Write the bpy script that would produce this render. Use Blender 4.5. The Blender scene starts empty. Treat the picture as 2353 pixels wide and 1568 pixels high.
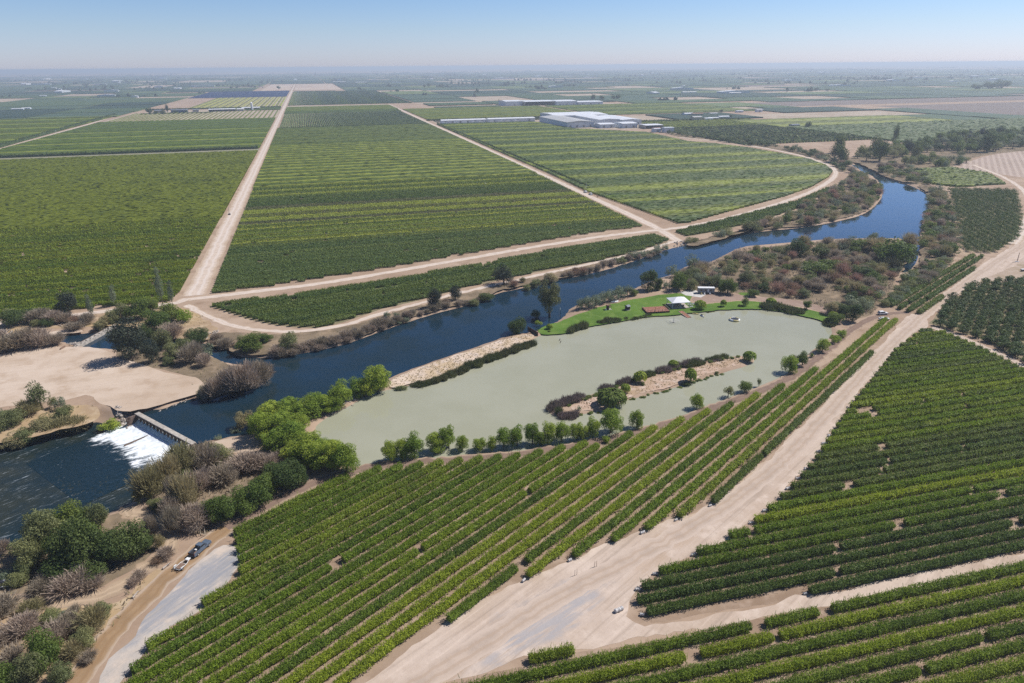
import bpy, bmesh, math, random
import numpy as np
from mathutils import Matrix, Vector
rng = np.random.default_rng(7); random.seed(7)
sc = bpy.context.scene; COL = sc.collection
# ------------------------------------------------------------------ camera model (reference picture 2352 x 1568)
F, CH, HOR = 1568.0, 110.0, 150.0
TH = math.atan(20/2352); PITCH = math.atan((784-HOR)/F)
cT, sT, cP, sP = math.cos(TH), math.sin(TH), math.cos(PITCH), math.sin(PITCH)
def G(x, y, z=0.0):
    """ground point (at height z) seen at a picture position"""
    u0, v0 = (x-1176)/F, (784-y)/F
    u, v = u0*cT+v0*sT, v0*cT-u0*sT
    dx, dy, dz = u, cP+v*sP, -sP+v*cP
    t = (z-CH)/dz
    return np.array((dx*t, dy*t))
def depth(x, y):
    p = G(x, y); return p[1]*cP+CH*sP
def GP(pts, z=0.0): return np.array([G(x, y, z) for x, y in pts])
GA = math.radians(15.7)                       # direction of the section grid
GU = np.array((math.cos(GA), math.sin(GA))); GV = np.array((-GU[1], GU[0]))
def ST(s, t): return GU*s+GV*t
cam = bpy.data.cameras.new('camera'); co = bpy.data.objects.new('camera', cam); COL.objects.link(co); sc.camera = co
cam.sensor_width = 36; cam.lens = 24; cam.clip_start = 0.5; cam.clip_end = 90000
R0, U0, FW = Vector((1,0,0)), Vector((0,sP,cP)), Vector((0,cP,-sP))
r = R0*cT-U0*sT; up = R0*sT+U0*cT
M = Matrix((( r.x, up.x, -FW.x, 0), (r.y, up.y, -FW.y, 0), (r.z, up.z, -FW.z, CH), (0,0,0,1)))
co.matrix_world = M
# ------------------------------------------------------------------ helpers
def tag(o, label=None, cat=None, group=None, kind=None):
    if label: o['label'] = label
    if cat: o['category'] = cat
    if group: o['group'] = group
    if kind: o['kind'] = kind
    return o
def mesh(name, V, Fc, mats=(), midx=None, attr=None, smooth=False):
    """V (N,3); Fc: (M,k) array or list of arrays/lists of faces"""
    me = bpy.data.meshes.new(name)
    V = np.asarray(V, dtype=np.float32)
    if isinstance(Fc, np.ndarray): Fc = [Fc]
    loops = []; starts = []; tot = []; n = 0
    for A in Fc:
        A = np.asarray(A, dtype=np.int32)
        if A.ndim == 1: A = A[None, :]
        k = A.shape[1]; m = A.shape[0]
        loops.append(A.ravel()); starts.append(n+np.arange(m)*k); tot.append(np.full(m, k)); n += m*k
    loops = np.concatenate(loops).astype(np.int32); starts = np.concatenate(starts).astype(np.int32)
    me.vertices.add(len(V)); me.vertices.foreach_set('co', V.ravel())
    me.loops.add(len(loops)); me.loops.foreach_set('vertex_index', loops)
    me.polygons.add(len(starts)); me.polygons.foreach_set('loop_start', starts)
    for m_ in mats: me.materials.append(m_)
    if midx is not None: me.polygons.foreach_set('material_index', np.asarray(midx, dtype=np.int32))
    me.polygons.foreach_set('use_smooth', np.full(len(starts), smooth))
    if attr is not None:
        a = me.attributes.new('v', 'FLOAT', 'FACE'); a.data.foreach_set('value', np.asarray(attr, dtype=np.float32))
    me.update(calc_edges=True); me.validate()
    return me
def link(name, me, parent=None, loc=None):
    o = bpy.data.objects.new(name, me); COL.objects.link(o)
    if parent: o.parent = parent
    if loc is not None: o.location = loc
    return o
def empty(name, loc=(0,0,0), rz=0.0, scale=None):
    o = bpy.data.objects.new(name, None); COL.objects.link(o); o.location = loc; o.rotation_euler = (0,0,rz)
    o.empty_display_size = 0.5
    if scale is not None: o.scale = scale
    return o
class MB:
    """collects boxes, tubes and prisms; build() links them as one mesh"""
    def __init__(s): s.v = []; s.f = []; s.n = 0; s.m = []
    def add(s, v, f, m=0):
        s.v += [tuple(p) for p in v]; s.f += [tuple(i+s.n for i in q) for q in f]; s.m += [m]*len(f); s.n += len(v); return s
    def box(s, x0, x1, y0, y1, z0, z1, m=0, taper=0.0):
        t = taper
        v = [(x0,y0,z0),(x1,y0,z0),(x1,y1,z0),(x0,y1,z0),(x0+t,y0+t,z1),(x1-t,y0+t,z1),(x1-t,y1-t,z1),(x0+t,y1-t,z1)]
        return s.add(v, [(0,3,2,1),(4,5,6,7),(0,1,5,4),(1,2,6,5),(2,3,7,6),(3,0,4,7)], m)
    def tube(s, p, q, r0, r1=None, n=8, m=0):
        p, q = Vector(p), Vector(q); r1 = r0 if r1 is None else r1
        d = (q-p).normalized(); a = d.orthogonal().normalized(); b = d.cross(a)
        v = []
        for c, rr in ((p, r0), (q, r1)):
            for i in range(n):
                t = 2*math.pi*i/n; v.append(c+a*(rr*math.cos(t))+b*(rr*math.sin(t)))
        f = [(i, (i+1) % n, n+(i+1) % n, n+i) for i in range(n)]+[tuple(range(n-1, -1, -1)), tuple(range(n, 2*n))]
        return s.add(v, f, m)
    def prism(s, prof, y0, y1, m=0):
        """profile in x,z extruded along y"""
        n = len(prof)
        v = [(x, y0, z) for x, z in prof]+[(x, y1, z) for x, z in prof]
        f = [(i, (i+1) % n, n+(i+1) % n, n+i) for i in range(n)]+[tuple(range(n-1, -1, -1)), tuple(range(n, 2*n))]
        return s.add(v, f, m)
    def build(s, name, mats, parent=None, bevel=0.0, loc=None, smooth=False):
        me = bpy.data.meshes.new(name); me.from_pydata(s.v, [], s.f)
        mats = mats if isinstance(mats, (list, tuple)) else [mats]
        for m_ in mats: me.materials.append(m_)
        me.polygons.foreach_set('material_index', s.m)
        bm = bmesh.new(); bm.from_mesh(me); bmesh.ops.recalc_face_normals(bm, faces=bm.faces)
        if bevel: bmesh.ops.bevel(bm, geom=bm.edges[:], offset=bevel, segments=2, affect='EDGES', profile=0.6)
        bm.to_mesh(me); bm.free()
        if smooth: me.polygons.foreach_set('use_smooth', [True]*len(me.polygons))
        return link(name, me, parent, loc)
ONES = 'zeroth first second third fourth fifth sixth seventh eighth ninth tenth eleventh twelfth thirteenth fourteenth fifteenth sixteenth seventeenth eighteenth nineteenth'.split()
TENS = {2:('twenty','twentieth'),3:('thirty','thirtieth'),4:('forty','fortieth'),5:('fifty','fiftieth'),6:('sixty','sixtieth'),7:('seventy','seventieth'),8:('eighty','eightieth'),9:('ninety','ninetieth')}
def nth(n):
    if n < 20: return ONES[n]
    if n >= 100: return 'hundred-and-'+nth(n-100) if n > 100 else 'hundredth'
    return TENS[n//10][1] if n % 10 == 0 else TENS[n//10][0]+'-'+ONES[n % 10]
# ------------------------------------------------------------------ polygons
def sdf(poly, P):
    """signed distance to polygon, negative inside"""
    A = np.asarray(poly); B = np.roll(A, -1, 0); out = np.empty(len(P))
    for i0 in range(0, len(P), 20000):
        p = P[i0:i0+20000]; d2 = np.full(len(p), 1e18); ins = np.zeros(len(p), bool)
        for a, b in zip(A, B):
            e = b-a; w = p-a; t = np.clip((w@e)/max(e@e, 1e-9), 0, 1)
            q = w-t[:, None]*e; d2 = np.minimum(d2, (q*q).sum(1))
            c = (a[1] > p[:, 1]) != (b[1] > p[:, 1])
            if b[1] != a[1]: ins ^= c & (p[:, 0] < (b[0]-a[0])*(p[:, 1]-a[1])/(b[1]-a[1])+a[0])
        out[i0:i0+20000] = np.where(ins, -1, 1)*np.sqrt(d2)
    return out
def smooth_poly(P, n=2, closed=True):
    P = np.asarray(P, float)
    for _ in range(n):
        Q = np.roll(P, -1, 0) if closed else P[1:]
        A = P if closed else P[:-1]
        N = np.empty((2*len(A), 2)); N[0::2] = A*.75+Q*.25; N[1::2] = A*.25+Q*.75
        P = N if closed else np.vstack([P[:1], N, P[-1:]])
    return P
def resample(P, step, closed=False):
    P = np.asarray(P, float); Q = np.vstack([P, P[:1]]) if closed else P
    L = np.concatenate([[0], np.cumsum(np.hypot(*(np.diff(Q, axis=0).T)))]); n = max(2, int(L[-1]/step))
    t = np.linspace(0, L[-1], n+(0 if closed else 1), endpoint=not closed)
    return np.stack([np.interp(t, L, Q[:, 0]), np.interp(t, L, Q[:, 1])], 1)
def offset_poly(P, d):
    P = np.asarray(P); T = np.roll(P, -1, 0)-np.roll(P, 1, 0); L = np.hypot(T[:, 0], T[:, 1])+1e-9
    N = np.stack([T[:, 1], -T[:, 0]], 1)/L[:, None]
    area = 0.5*np.sum(P[:, 0]*np.roll(P[:, 1], -1)-np.roll(P[:, 0], -1)*P[:, 1])
    return P+N*d*(1 if area > 0 else -1)
def wob(P, amp):
    n = len(P); k = rng.normal(size=n); k = (k+np.roll(k, 1)+np.roll(k, -1))/1.7
    T = np.roll(P, -1, 0)-np.roll(P, 1, 0); L = np.hypot(T[:, 0], T[:, 1])+1e-9
    return P+np.stack([T[:, 1], -T[:, 0]], 1)/L[:, None]*(k*amp)[:, None]
def sheet(name, poly, z, mat, step=3.0, amp=0.35, sm=2, kind='structure', label=None, cat=None, thick=0.0):
    P = smooth_poly(poly, sm) if sm else np.asarray(poly)
    P = wob(resample(P, step, True), amp) if step else P
    n = len(P)
    if 0.5*np.sum(P[:, 0]*np.roll(P[:, 1], -1)-np.roll(P[:, 0], -1)*P[:, 1]) < 0: P = P[::-1]
    V = np.column_stack([P, np.full(n, z)])
    if thick:
        V = np.vstack([V, np.column_stack([P, np.full(n, z-thick)])])
        i = np.arange(n); j = (i+1) % n
        me = mesh(name, V, [i[None, :], np.column_stack([i+n, j+n, j, i])], [mat])
    else: me = mesh(name, V, np.arange(n)[None, :], [mat])
    return tag(link(name, me), label, cat, None, kind)
def ribbon(name, pts, width, z, mat, step=2.5, amp=0.3, sm=3, jit=True):
    P = resample(smooth_poly(pts, sm, False) if sm else pts, step); n = len(P)
    T = np.gradient(P, axis=0); T /= np.hypot(T[:, 0], T[:, 1])[:, None]; N = np.stack([-T[:, 1], T[:, 0]], 1)
    w = np.broadcast_to(np.asarray(width, float), (n,)) if np.ndim(width) == 0 else np.interp(np.linspace(0, 1, n), np.linspace(0, 1, len(width)), width)
    a = rng.normal(size=n)*amp; b = rng.normal(size=n)*amp
    L = P+N*(w/2+a)[:, None]; Rr = P-N*(w/2+b)[:, None]
    V = np.column_stack([np.vstack([L, Rr]), np.full(2*n, z)]); i = np.arange(n-1)
    me = mesh(name, V, np.column_stack([i+n, i+n+1, i+1, i]), [mat])
    uv = me.uv_layers.new(name='UV'); s = np.arange(n)*step; li = np.empty(len(me.loops), np.int32); me.loops.foreach_get('vertex_index', li)
    uvs = np.stack([np.where(li < n, 0.0, 1.0), s[li % n]], 1).astype(np.float32); uv.data.foreach_set('uv', uvs.ravel())
    return tag(link(name, me), kind='structure')
def scan_rows(poly, ang, sp, off=0.0, inset=0.0):
    """row segments inside a polygon: list of (k, p0, p1)"""
    P = np.asarray(poly); d = np.array((math.cos(ang), math.sin(ang))); n = np.array((-d[1], d[0]))
    a, b = P@d, P@n; out = []; k = 0; c = b.min()+off+sp*0.5
    while c < b.max():
        xs = []
        for i in range(len(P)):
            j = (i+1) % len(P)
            if (b[i] > c) != (b[j] > c): xs.append(a[i]+(c-b[i])/(b[j]-b[i])*(a[j]-a[i]))
        xs.sort()
        for q in range(0, len(xs)-1, 2):
            if xs[q+1]-xs[q] > 6+2*inset: out.append((k, d*(xs[q]+inset)+n*c, d*(xs[q+1]-inset)+n*c))
        k += 1; c += sp
    return out
# ------------------------------------------------------------------ materials
def newmat(name):
    m = bpy.data.materials.new(name); m.use_nodes = True; nt = m.node_tree; nt.nodes.clear()
    out = nt.nodes.new('ShaderNodeOutputMaterial')
    return m, nt, out
def N_(nt, typ, **kw):
    n = nt.nodes.new(typ)
    for k, v in kw.items():
        if k.startswith('_'): setattr(n, k[1:], v)
        else: n.inputs[k.replace('__', ' ')].default_value = v
    return n
def rgb(c): return (c[0], c[1], c[2], 1.0)
def mixc(nt, fac, a, b, blend='MIX'):
    n = nt.nodes.new('ShaderNodeMix'); n.data_type = 'RGBA'; n.blend_type = blend; n.clamp_factor = True
    for sock, v in ((0, fac), (6, a), (7, b)):
        if hasattr(v, 'is_output'): nt.links.new(v, n.inputs[sock])
        else: n.inputs[sock].default_value = v if sock == 0 else rgb(v)
    return n.outputs[2]
def math_(nt, op, a, b=0.0, clamp=False):
    n = nt.nodes.new('ShaderNodeMath'); n.operation = op; n.use_clamp = clamp
    for i, v in enumerate((a, b)):
        if hasattr(v, 'is_output'): nt.links.new(v, n.inputs[i])
        else: n.inputs[i].default_value = v
    return n.outputs[0]
def ramp(nt, val, lo, hi):
    n = nt.nodes.new('ShaderNodeMapRange'); n.interpolation_type = 'SMOOTHSTEP'
    nt.links.new(val, n.inputs[0]); n.inputs[1].default_value = lo; n.inputs[2].default_value = hi
    return n.outputs[0]
def pos(nt): return nt.nodes.new('ShaderNodeNewGeometry').outputs['Position']
def noise(nt, vec, scale, detail=4.0, rough=0.6, stretch=None, rot=0.0):
    if stretch:
        mp = nt.nodes.new('ShaderNodeMapping'); mp.vector_type = 'TEXTURE'; mp.inputs['Rotation'].default_value = (0,0,rot); mp.inputs['Scale'].default_value = stretch
        nt.links.new(vec, mp.inputs[0]); vec = mp.outputs[0]
    n = nt.nodes.new('ShaderNodeTexNoise'); n.inputs['Scale'].default_value = scale; n.inputs['Detail'].default_value = detail; n.inputs['Roughness'].default_value = rough
    nt.links.new(vec, n.inputs['Vector']); return n.outputs['Fac']
def finish(nt, out, col, rough=0.9, spec=0.2, bump=None, bstr=0.3, bdist=0.1, metal=0.0):
    p = nt.nodes.new('ShaderNodeBsdfPrincipled'); p.inputs['Roughness'].default_value = rough; p.inputs['Specular IOR Level'].default_value = spec; p.inputs['Metallic'].default_value = metal
    if hasattr(col, 'is_output'): nt.links.new(col, p.inputs['Base Color'])
    else: p.inputs['Base Color'].default_value = rgb(col)
    if bump is not None:
        b = nt.nodes.new('ShaderNodeBump'); b.inputs['Strength'].default_value = bstr; b.inputs['Distance'].default_value = bdist
        nt.links.new(bump, b.inputs['Height']); nt.links.new(b.outputs[0], p.inputs['Normal'])
    nt.links.new(p.outputs[0], out.inputs['Surface']); return p
def paint(name, c, rough=0.6, spec=0.3, vary=0.12, metal=0.0, scale=0.8):
    m, nt, out = newmat(name)
    f = noise(nt, pos(nt), scale, 5.0)
    c2 = tuple(x*(1-vary*2) for x in c); c1 = tuple(min(1, x*(1+vary)) for x in c)
    finish(nt, out, mixc(nt, ramp(nt, f, .3, .7), c2, c1), rough, spec, metal=metal); return m
def soil(name, cols, scales=(0.02, 0.12, 1.2), dark=0.75, rows=None, bump=0.35, patch=None, streak=None):
    """bare ground: large patches, medium mottling, fine grain; rows=(angle, spacing, colour, amount) adds tilled lines"""
    m, nt, out = newmat(name); p = pos(nt)
    n1, n2, n3 = (noise(nt, p, s, 5.0) for s in scales)
    c = mixc(nt, ramp(nt, n1, .38, .62), cols[0], cols[1])
    c = mixc(nt, ramp(nt, n2, .45, .72), c, cols[2])
    c = mixc(nt, math_(nt, 'MULTIPLY', ramp(nt, n3, .5, .8), 0.5), c, tuple(x*dark for x in cols[1]))
    if streak:
        sk = noise(nt, p, .55, 6.0, .7, (26, 1, 1), math.radians(streak[0]))
        c = mixc(nt, math_(nt, 'MULTIPLY', ramp(nt, sk, .50, .66), streak[1]), c, tuple(x*.70 for x in cols[1]))
        c = mixc(nt, math_(nt, 'MULTIPLY', ramp(nt, sk, .46, .32), streak[1]*.8), c, tuple(min(1, x*1.12) for x in cols[2]))
    if patch:
        for (px, py, ang, sx, sy, pc, amt) in patch:
            mp = nt.nodes.new('ShaderNodeMapping'); mp.vector_type = 'TEXTURE'; mp.inputs['Location'].default_value = (px, py, 0); mp.inputs['Rotation'].default_value = (0,0,ang); mp.inputs['Scale'].default_value = (sx, sy, 1000)
            nt.links.new(p, mp.inputs[0]); ln = nt.nodes.new('ShaderNodeVectorMath'); ln.operation = 'LENGTH'; nt.links.new(mp.outputs[0], ln.inputs[0])
            st = noise(nt, p, 0.9, 5.0, .65, (9, 1, 1), ang)
            k = math_(nt, 'MULTIPLY', ramp(nt, math_(nt, 'ADD', ln.outputs['Value'], math_(nt, 'MULTIPLY', math_(nt, 'SUBTRACT', n2, .5), 1.6)), 1.25, .6), ramp(nt, st, .34, .56))
            c = mixc(nt, math_(nt, 'MULTIPLY', k, amt), c, pc)
    if rows:
        ang, sp, rc, amt = rows[:4]
        mp = nt.nodes.new('ShaderNodeMapping'); mp.inputs['Rotation'].default_value = (0,0,-ang); nt.links.new(p, mp.inputs[0])
        sep = nt.nodes.new('ShaderNodeSeparateXYZ'); nt.links.new(mp.outputs[0], sep.inputs[0])
        y = math_(nt, 'ADD', sep.outputs['Y'], math_(nt, 'MULTIPLY', n2, sp*.35))
        w = math_(nt, 'SINE', math_(nt, 'MULTIPLY', y, 2*math.pi/sp))
        c = mixc(nt, math_(nt, 'MULTIPLY', ramp(nt, w, -.3, .6), amt), c, rc)
    finish(nt, out, c, .95, .1, n3, bump, .15); return m
def track_mat(name, base, edge, track, amt=.7, dark=(.2,.15,.1)):
    """dirt road: worn wheel tracks lengthways, crumbling verges"""
    m, nt, out = newmat(name); p = pos(nt)
    uv = nt.nodes.new('ShaderNodeUVMap'); sep = nt.nodes.new('ShaderNodeSeparateXYZ'); nt.links.new(uv.outputs[0], sep.inputs[0])
    n2 = noise(nt, p, .25, 5.0); n3 = noise(nt, p, 1.7, 4.0)
    u = math_(nt, 'ADD', sep.outputs['X'], math_(nt, 'MULTIPLY', math_(nt, 'SUBTRACT', noise(nt, p, .05, 2.0), .5), .22))
    d = math_(nt, 'ABSOLUTE', math_(nt, 'SUBTRACT', u, .5))
    c = mixc(nt, ramp(nt, n2, .35, .7), base, tuple(x*.82 for x in base))
    t = math_(nt, 'ABSOLUTE', math_(nt, 'SUBTRACT', d, .17))
    c = mixc(nt, math_(nt, 'MULTIPLY', ramp(nt, t, .1, .03), amt), c, track)
    c = mixc(nt, math_(nt, 'MULTIPLY', ramp(nt, math_(nt, 'ADD', d, math_(nt, 'MULTIPLY', n2, .25)), .42, .58), .8), c, edge)
    c = mixc(nt, math_(nt, 'MULTIPLY', ramp(nt, n3, .55, .75), .35), c, dark)
    finish(nt, out, c, .95, .1, n3, .3, .1); return m
LEAF = {}
def leaf(name, A, B, trans=.3, C=None, vscale=.09, csc=.03, camt=.6):
    if name in LEAF: return LEAF[name]
    m, nt, out = newmat(name); p = pos(nt)
    at = nt.nodes.new('ShaderNodeAttribute'); at.attribute_name = 'v'
    oi = nt.nodes.new('ShaderNodeObjectInfo')
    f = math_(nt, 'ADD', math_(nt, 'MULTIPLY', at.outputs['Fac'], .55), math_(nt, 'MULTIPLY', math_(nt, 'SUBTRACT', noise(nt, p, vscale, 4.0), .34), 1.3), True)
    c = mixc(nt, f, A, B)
    if C: c = mixc(nt, math_(nt, 'MULTIPLY', ramp(nt, noise(nt, p, csc, 5.0, .65), .5, .68), camt), c, C)
    hs = nt.nodes.new('ShaderNodeHueSaturation'); nt.links.new(c, hs.inputs['Color'])
    nt.links.new(math_(nt, 'ADD', math_(nt, 'MULTIPLY', oi.outputs['Random'], .35), .82), hs.inputs['Value'])
    nt.links.new(math_(nt, 'ADD', math_(nt, 'MULTIPLY', oi.outputs['Random'], -.03), .515), hs.inputs['Hue'])
    d = nt.nodes.new('ShaderNodeBsdfPrincipled'); d.inputs['Roughness'].default_value = .6; d.inputs['Specular IOR Level'].default_value = .25
    tr = nt.nodes.new('ShaderNodeBsdfTranslucent'); mx = nt.nodes.new('ShaderNodeMixShader'); mx.inputs[0].default_value = trans
    nt.links.new(hs.outputs[0], d.inputs['Base Color']); nt.links.new(hs.outputs[0], tr.inputs['Color'])
    nt.links.new(d.outputs[0], mx.inputs[1]); nt.links.new(tr.outputs[0], mx.inputs[2]); nt.links.new(mx.outputs[0], out.inputs['Surface'])
    LEAF[name] = m; return m
# ================================================================== TERRAIN AND WATER
ZU, ZD, ZP = -1.2, -3.2, -0.5                 # river above the weir, river below it, pond
U_P = [(318,953),(345,948),(375,940),(430,918),(470,913),(530,897),(590,880),(622,862),(630,850),(605,838),(560,838),(520,832),(500,826),(476,808),(440,802),(405,803),(370,801),(310,803),(259,801),(195,797),(158,787),(125,782),(116,776),(135,771),(165,768),(200,767),(222,757),(262,749),(300,752),(340,765),(379,779),(423,786),(476,790),(500,793),(528,807),(545,820),(600,823),(650,819),(720,808),(800,790),(900,752),(1000,720),(1060,706),(1100,692),(1140,674),(1200,662),(1240,655),(1290,642),(1370,626),(1420,612),(1480,592),(1520,577),(1560,566),(1640,547),(1700,537),(1760,531),(1850,522),(1920,510),(1980,495),(2010,475),(2030,450),(2028,425),(2008,405),(1985,395),(1965,383),(1955,374),(1975,371),(1992,375),(2002,390),(2040,412),(2090,425),(2130,445),(2134,470),(2122,500),(2112,530),(2112,560),(2108,590),(2098,612),(2078,628),(2068,622),(2085,600),(2100,575),(2090,548),(2000,547),(1900,549),(1820,556),(1750,562),(1700,566),(1650,592),(1620,606),(1580,608),(1540,632),(1500,642),(1440,670),(1380,684),(1312,702),(1292,732),(1240,756),(1225,762),(1165,770),(1120,787),(1000,827),(900,863),(880,877),(820,910),(760,935),(690,957),(640,972),(590,995),(540,1000),(490,1010),(447,1013),(440,1018)]
D_P = [(318,953),(300,972),(262,979),(235,971),(205,970),(170,987),(110,1002),(60,1018),(-60,1032),(-320,1060),(-420,1330),(-120,1285),(0,1262),(30,1248),(140,1213),(246,1178),(300,1158),(309,1140),(312,1095),(360,1070),(421,1048),(438,1034),(440,1018)]
P_P = [(720,985),(745,962),(790,940),(850,906),(900,893),(960,882),(1000,870),(1050,850),(1100,830),(1160,808),(1215,786),(1235,772),(1262,766),(1310,761),(1350,746),(1400,739),(1480,723),(1540,721),(1600,714),(1650,708),(1720,705),(1780,708),(1820,718),(1870,726),(1900,740),(1912,760),(1905,777),(1880,792),(1850,817),(1832,842),(1790,867),(1740,887),(1690,907),(1640,927),(1600,942),(1540,962),(1490,980),(1400,1006),(1300,1026),(1180,1036),(1080,1041),(1000,1052),(880,1066),(822,1076),(790,1062),(745,1020)]
I_P = [(1255,941),(1280,931),(1330,916),(1380,897),(1410,887),(1470,867),(1540,847),(1600,832),(1680,817),(1720,817),(1738,829),(1715,841),(1660,856),(1600,876),(1530,896),(1470,913),(1430,921),(1400,941),(1340,951),(1300,959),(1265,953)]
S1_P = [(1882,690),(1878,683),(1900,677),(1925,680),(1920,690),(1900,694)]          # small backwater pools in the scrub
S2_P = [(1676,640),(1684,630),(1700,628),(1704,638),(1690,646)]
WU, WD, WP = (smooth_poly(GP(U_P, ZU), 1), smooth_poly(GP(D_P, ZD), 1), smooth_poly(GP(P_P, ZP), 1))
WI, WS1, WS2 = smooth_poly(GP(I_P, ZP), 1), GP(S1_P, ZU), GP(S2_P, ZU)
DAM0, DAM1 = G(318, 953), G(440, 1019)        # ends of the weir
def heights(P):
    n = len(P); h = np.zeros(n)
    box = (P[:, 0] > -420) & (P[:, 0] < 560) & (P[:, 1] > 60) & (P[:, 1] < 960); q = P[box]; hh = np.zeros(len(q))
    hh += 0.18*np.sin(q[:, 0]*.11+1)*np.sin(q[:, 1]*.09)*0
    for poly, zw, bw, neg in ((WU, ZU, 4.5, None), (WD, ZD, 7.0, None), (WP, ZP, 1.6, WI), (WS1, ZU, 3.0, None), (WS2, ZU, 3.0, None)):
        sd = sdf(poly, q)
        if neg is not None: sd = np.maximum(sd, -sdf(neg, q))
        t = np.clip(sd/bw, 0, 1); land = zw*(1-t*t*(3-2*t))
        bed = zw-np.minimum(1.6, -sd*.5)
        hh = np.minimum(hh, np.where(sd > 0, land, bed))
    h[box] = hh
    return h
def H(x, y): return float(heights(np.array([[x, y]]))[0])
def axis(lo, hi, step, far, g=1.16):
    a = list(np.arange(lo, hi+step, step)); d = step
    while a[-1] < far: d = min(d*g, 2500); a.append(a[-1]+d)
    d = step
    while a[0] > -far: d = min(d*g, 2500); a.insert(0, a[0]-d)
    return np.array(a)
gx = axis(-330, 500, 2.0, 30000); gy = axis(70, 560, 1.5, 30000); gy = gy[gy > -4000]
XX, YY = np.meshgrid(gx, gy); PP = np.column_stack([XX.ravel(), YY.ravel()])
ZZ = heights(PP); nx, ny = len(gx), len(gy)
rough = (np.abs(ZZ) > .05) | (PP[:, 1] < 600)
i = np.arange(nx-1)[None, :]+np.arange(ny-1)[:, None]*nx; i = i.ravel()
SAND = (.55,.45,.36); SAND2 = (.46,.36,.27); DRY = (.33,.235,.165); BROWN = (.22,.15,.105)
m_ground = soil('dry_earth', (DRY, (.40,.30,.22), (.27,.19,.13)), (.012, .09, .9))
tag(link('ground', mesh('ground', np.column_stack([PP, ZZ]), np.column_stack([i, i+1, i+1+nx, i+nx]), [m_ground], smooth=True)), kind='structure')
# ---- water
def water(name, base, rough, wave, wscale, stretch=None, rot=0.0, shoal=None):
    m, nt, out = newmat(name); p = pos(nt)
    w = noise(nt, p, wscale, 4.0, .6, stretch, rot); w2 = noise(nt, p, wscale*.12, 3.0, .5, stretch, rot)
    c = mixc(nt, ramp(nt, noise(nt, p, .03, 4.0), .4, .65), base, shoal or base)
    pr = finish(nt, out, c, rough, .42 if name == 'pond_water' else .5, math_(nt, 'ADD', w, w2), wave, .12); pr.inputs['IOR'].default_value = 1.33
    return m
RA = math.radians(38)
m_ru = water('river_water', (.009,.027,.046), .02, .035, .9, (2.2,1,1), RA, (.010,.023,.028))
m_rd = water('rapids_water', (.007,.020,.027), .13, .6, .9, (2.6,1,1), RA, (.030,.033,.018))
nt = m_rd.node_tree; pr = next(n for n in nt.nodes if n.type == 'BSDF_PRINCIPLED'); oc = pr.inputs['Base Color'].links[0].from_socket
st_ = ramp(nt, math_(nt, 'MULTIPLY', noise(nt, pos(nt), 1.5, 7.0, .74, (7,1,1), RA+.2), ramp(nt, noise(nt, pos(nt), .045, 3.0), .0, .1)), .56, .70)
nt.links.new(mixc(nt, math_(nt, 'MULTIPLY', st_, .6), oc, (.50,.56,.60)), pr.inputs['Base Color'])
m_pond = water('pond_water', (.30,.30,.215), .05, .035, 1.1, (1.6,1,1), RA, (.325,.325,.24))
def wsheet(name, P, z, mat): 
    P = np.asarray(P)
    if 0.5*np.sum(P[:, 0]*np.roll(P[:, 1], -1)-np.roll(P[:, 0], -1)*P[:, 1]) < 0: P = P[::-1]
    return tag(link(name, mesh(name, np.column_stack([P, np.full(len(P), z)]), np.arange(len(P))[None, :], [mat])), kind='structure')
def keep_off(P, side):                         # expanded outline that does not cross the weir line
    d = DAM1-DAM0; n = np.array((-d[1], d[0]))/np.hypot(*d); Q = offset_poly(P, 1.6); s = (Q-DAM0)@n
    lim = s*side < 0.2
    Q[lim] += (np.outer(0.2*side-s, n))[lim]; return Q
dd = DAM1-DAM0; dn = np.array((-dd[1], dd[0]))/np.hypot(*dd); up_side = 1 if (G(700, 880)-DAM0)@dn > 0 else -1
wsheet('river', keep_off(WU, up_side), ZU, m_ru)
wsheet('river', keep_off(WD, -up_side), ZD, m_rd)
wsheet('pond_water', offset_poly(WP, 1.0), ZP, m_pond)
wsheet('pool_water', offset_poly(WS1, 1.0), ZU+.01, m_ru); wsheet('pool_water', offset_poly(WS2, 1.0), ZU+.01, m_ru)
# ================================================================== SHEETS ON THE GROUND
m_sand = soil('pale_sand', (SAND, SAND2, (.40,.30,.215)), (.015, .10, 1.0), .8, streak=(20, .25))
m_lot = soil('dusty_lot', ((.50,.405,.33), (.43,.335,.26), (.56,.46,.38)), (.03, .15, 1.1), .8,
    patch=[(*G(1235,1425), math.radians(38), 19, 6.0, (.33,.32,.325), .8), (*G(1640,1150), math.radians(47), 40, 4, (.40,.29,.20), .5), (*G(1000,1560), math.radians(45), 30, 3, (.38,.27,.18), .6)], streak=(45, .55))
m_gravel = soil('gravel_lot', ((.46,.41,.36), (.38,.345,.31), (.54,.45,.37)), (.04, .2, 1.4), .75,
    patch=[(*G(440,1350), math.radians(60), 22, 5, (.25,.26,.285), .8)], streak=(60, .5))
m_tan = track_mat('tan_track', (.40,.30,.205), (.33,.24,.165), (.47,.36,.25), .6)
m_brown_track = track_mat('brown_track', (.315,.21,.12), (.43,.34,.26), (.26,.165,.09), .7)
m_road = track_mat('farm_road', (.56,.46,.375), (.40,.30,.21), (.60,.525,.46), .7, (.32,.25,.19))
m_shore = track_mat('shore_track', (.235,.165,.125), (.40,.30,.215), (.19,.13,.105), .6)
m_orch = soil('vineyard_soil', ((.31,.225,.16), (.25,.175,.12), (.38,.285,.215)), (.02, .2, 1.6), .8)
m_orch2 = soil('vineyard_soil_grassy', ((.16,.15,.08), (.20,.17,.10), (.27,.21,.14)), (.02, .2, 1.6), .8)
m_grass = soil('lawn_grass', ((.105,.185,.03), (.075,.14,.022), (.14,.205,.045)), (.03, .2, 1.5), .75)
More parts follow.
